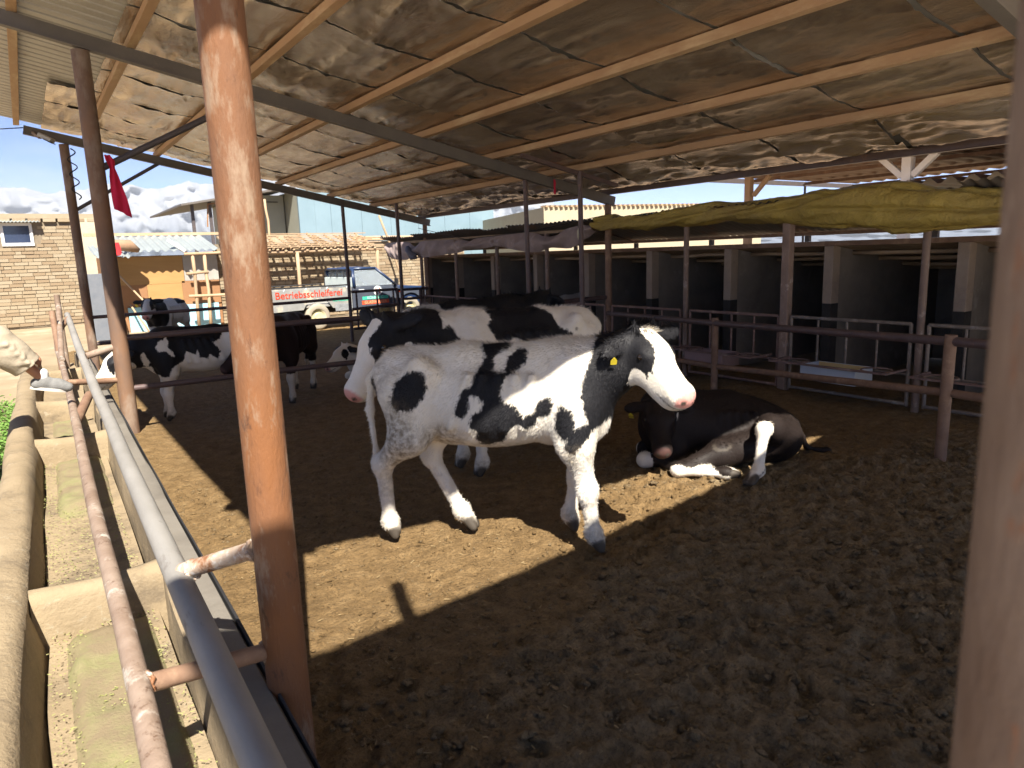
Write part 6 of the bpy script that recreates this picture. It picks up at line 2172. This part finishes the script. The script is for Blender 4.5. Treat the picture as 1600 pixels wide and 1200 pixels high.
s.ell((-.515, 6.418, 1.775), (.10, .083, .088), k=.03)
s.ell((-.54, 6.415, 1.72), (.075, .08, .09), k=.03)
sdf_part('hair', s, .010, M_HAIR)
for nm, (x, y) in (('eye', (-.412, 6.398)), ('eye', (-.412, 6.46))):
    part('eye', MB().lathe([(.0005, -.011), (.008, -.008), (.011, 0), (.008, .008), (.0005, .011)], (x, y, 1.735), 'x', 10), M_EYE, person, smooth=True)
def shoe(ank, toe, up):
    f_ = (toe - ank)
    f_ = f_ / np.linalg.norm(f_)
    heel = ank - f_ * .045 - up * .055
    s_ = SDF()
    s_.cone(heel + up * .02, ank - f_ * .005 - up * .012, .036, .040, .03)
    s_.chain([ank - up * .02 + f_ * .02, toe - f_ * .10 - up * .028, toe - f_ * .03 - up * .040], [.042, .036, .028], .04)
    s_.cone(heel + f_ * .01, toe - f_ * .04 - up * .05, .034, .034, .03)
    o_ = sdf_part('shoe', s_, .007, M_SHOE)
    w_ = np.cross(f_, up)
    outline = []
    L_ = np.linalg.norm(toe - ank) + .05
    for q in np.linspace(0, 2 * np.pi, 26)[:-1]:
        u_ = .5 + .5 * math.cos(q)
        hw = .036 + .012 * u_ - .010 * max(0, u_ - .75) * 4
        outline.append((u_ * L_, math.sin(q) * hw * 1.05))
    base = heel - f_ * .036 - up * .034
    lo_ = [base + f_ * (a + .0) + w_ * c_ for a, c_ in outline]
    hi_ = [p + up * .024 for p in lo_]
    n_ = len(outline)
    part('sole', MB().add(lo_ + hi_, [tuple(range(n_)), tuple(reversed(range(n_, 2 * n_)))] + [(i, (i + 1) % n_, (i + 1) % n_ + n_, i + n_) for i in range(n_)]), M_SOLE, o_)
    s_ = SDF()
    s_.cone(ank - up * .02, ank + up * .045 - f_ * .008, .041, .040, .02)
    sdf_part('sock', s_, .007, M_SOCK)
f_ = toeR - ankR
f_ /= np.linalg.norm(f_)
side_ = A_(0, 1, 0)
upR = np.cross(f_, np.cross(A_(0, 0, 1), f_))
upR /= np.linalg.norm(upR)
shoe(ankR, toeR, upR)
shoe(ankL + A_(0, 0, .0), ankL + A_(.2, .02, 0), A_(0, 0, 1))

# ------------------------------------------------------------------ thin haze in the air
M_HAZE = bpy.data.materials.new('haze')
M_HAZE.use_nodes = True
_n, _l = M_HAZE.node_tree.nodes, M_HAZE.node_tree.links
_n.remove(_n['Principled BSDF'])
_v = _n.new('ShaderNodeVolumePrincipled')
_v.inputs['Color'].default_value = (.80, .88, 1.0, 1)
_v.inputs['Density'].default_value = 4.5e-5
_l.new(_v.outputs['Volume'], _n['Material Output'].inputs['Volume'])
o = part('haze', MB().box(-27500, -27500, -15, 27500, 27500, 1250), M_HAZE)
o['label'] = 'thin pale haze in the air over the whole yard'
o['kind'] = 'stuff'
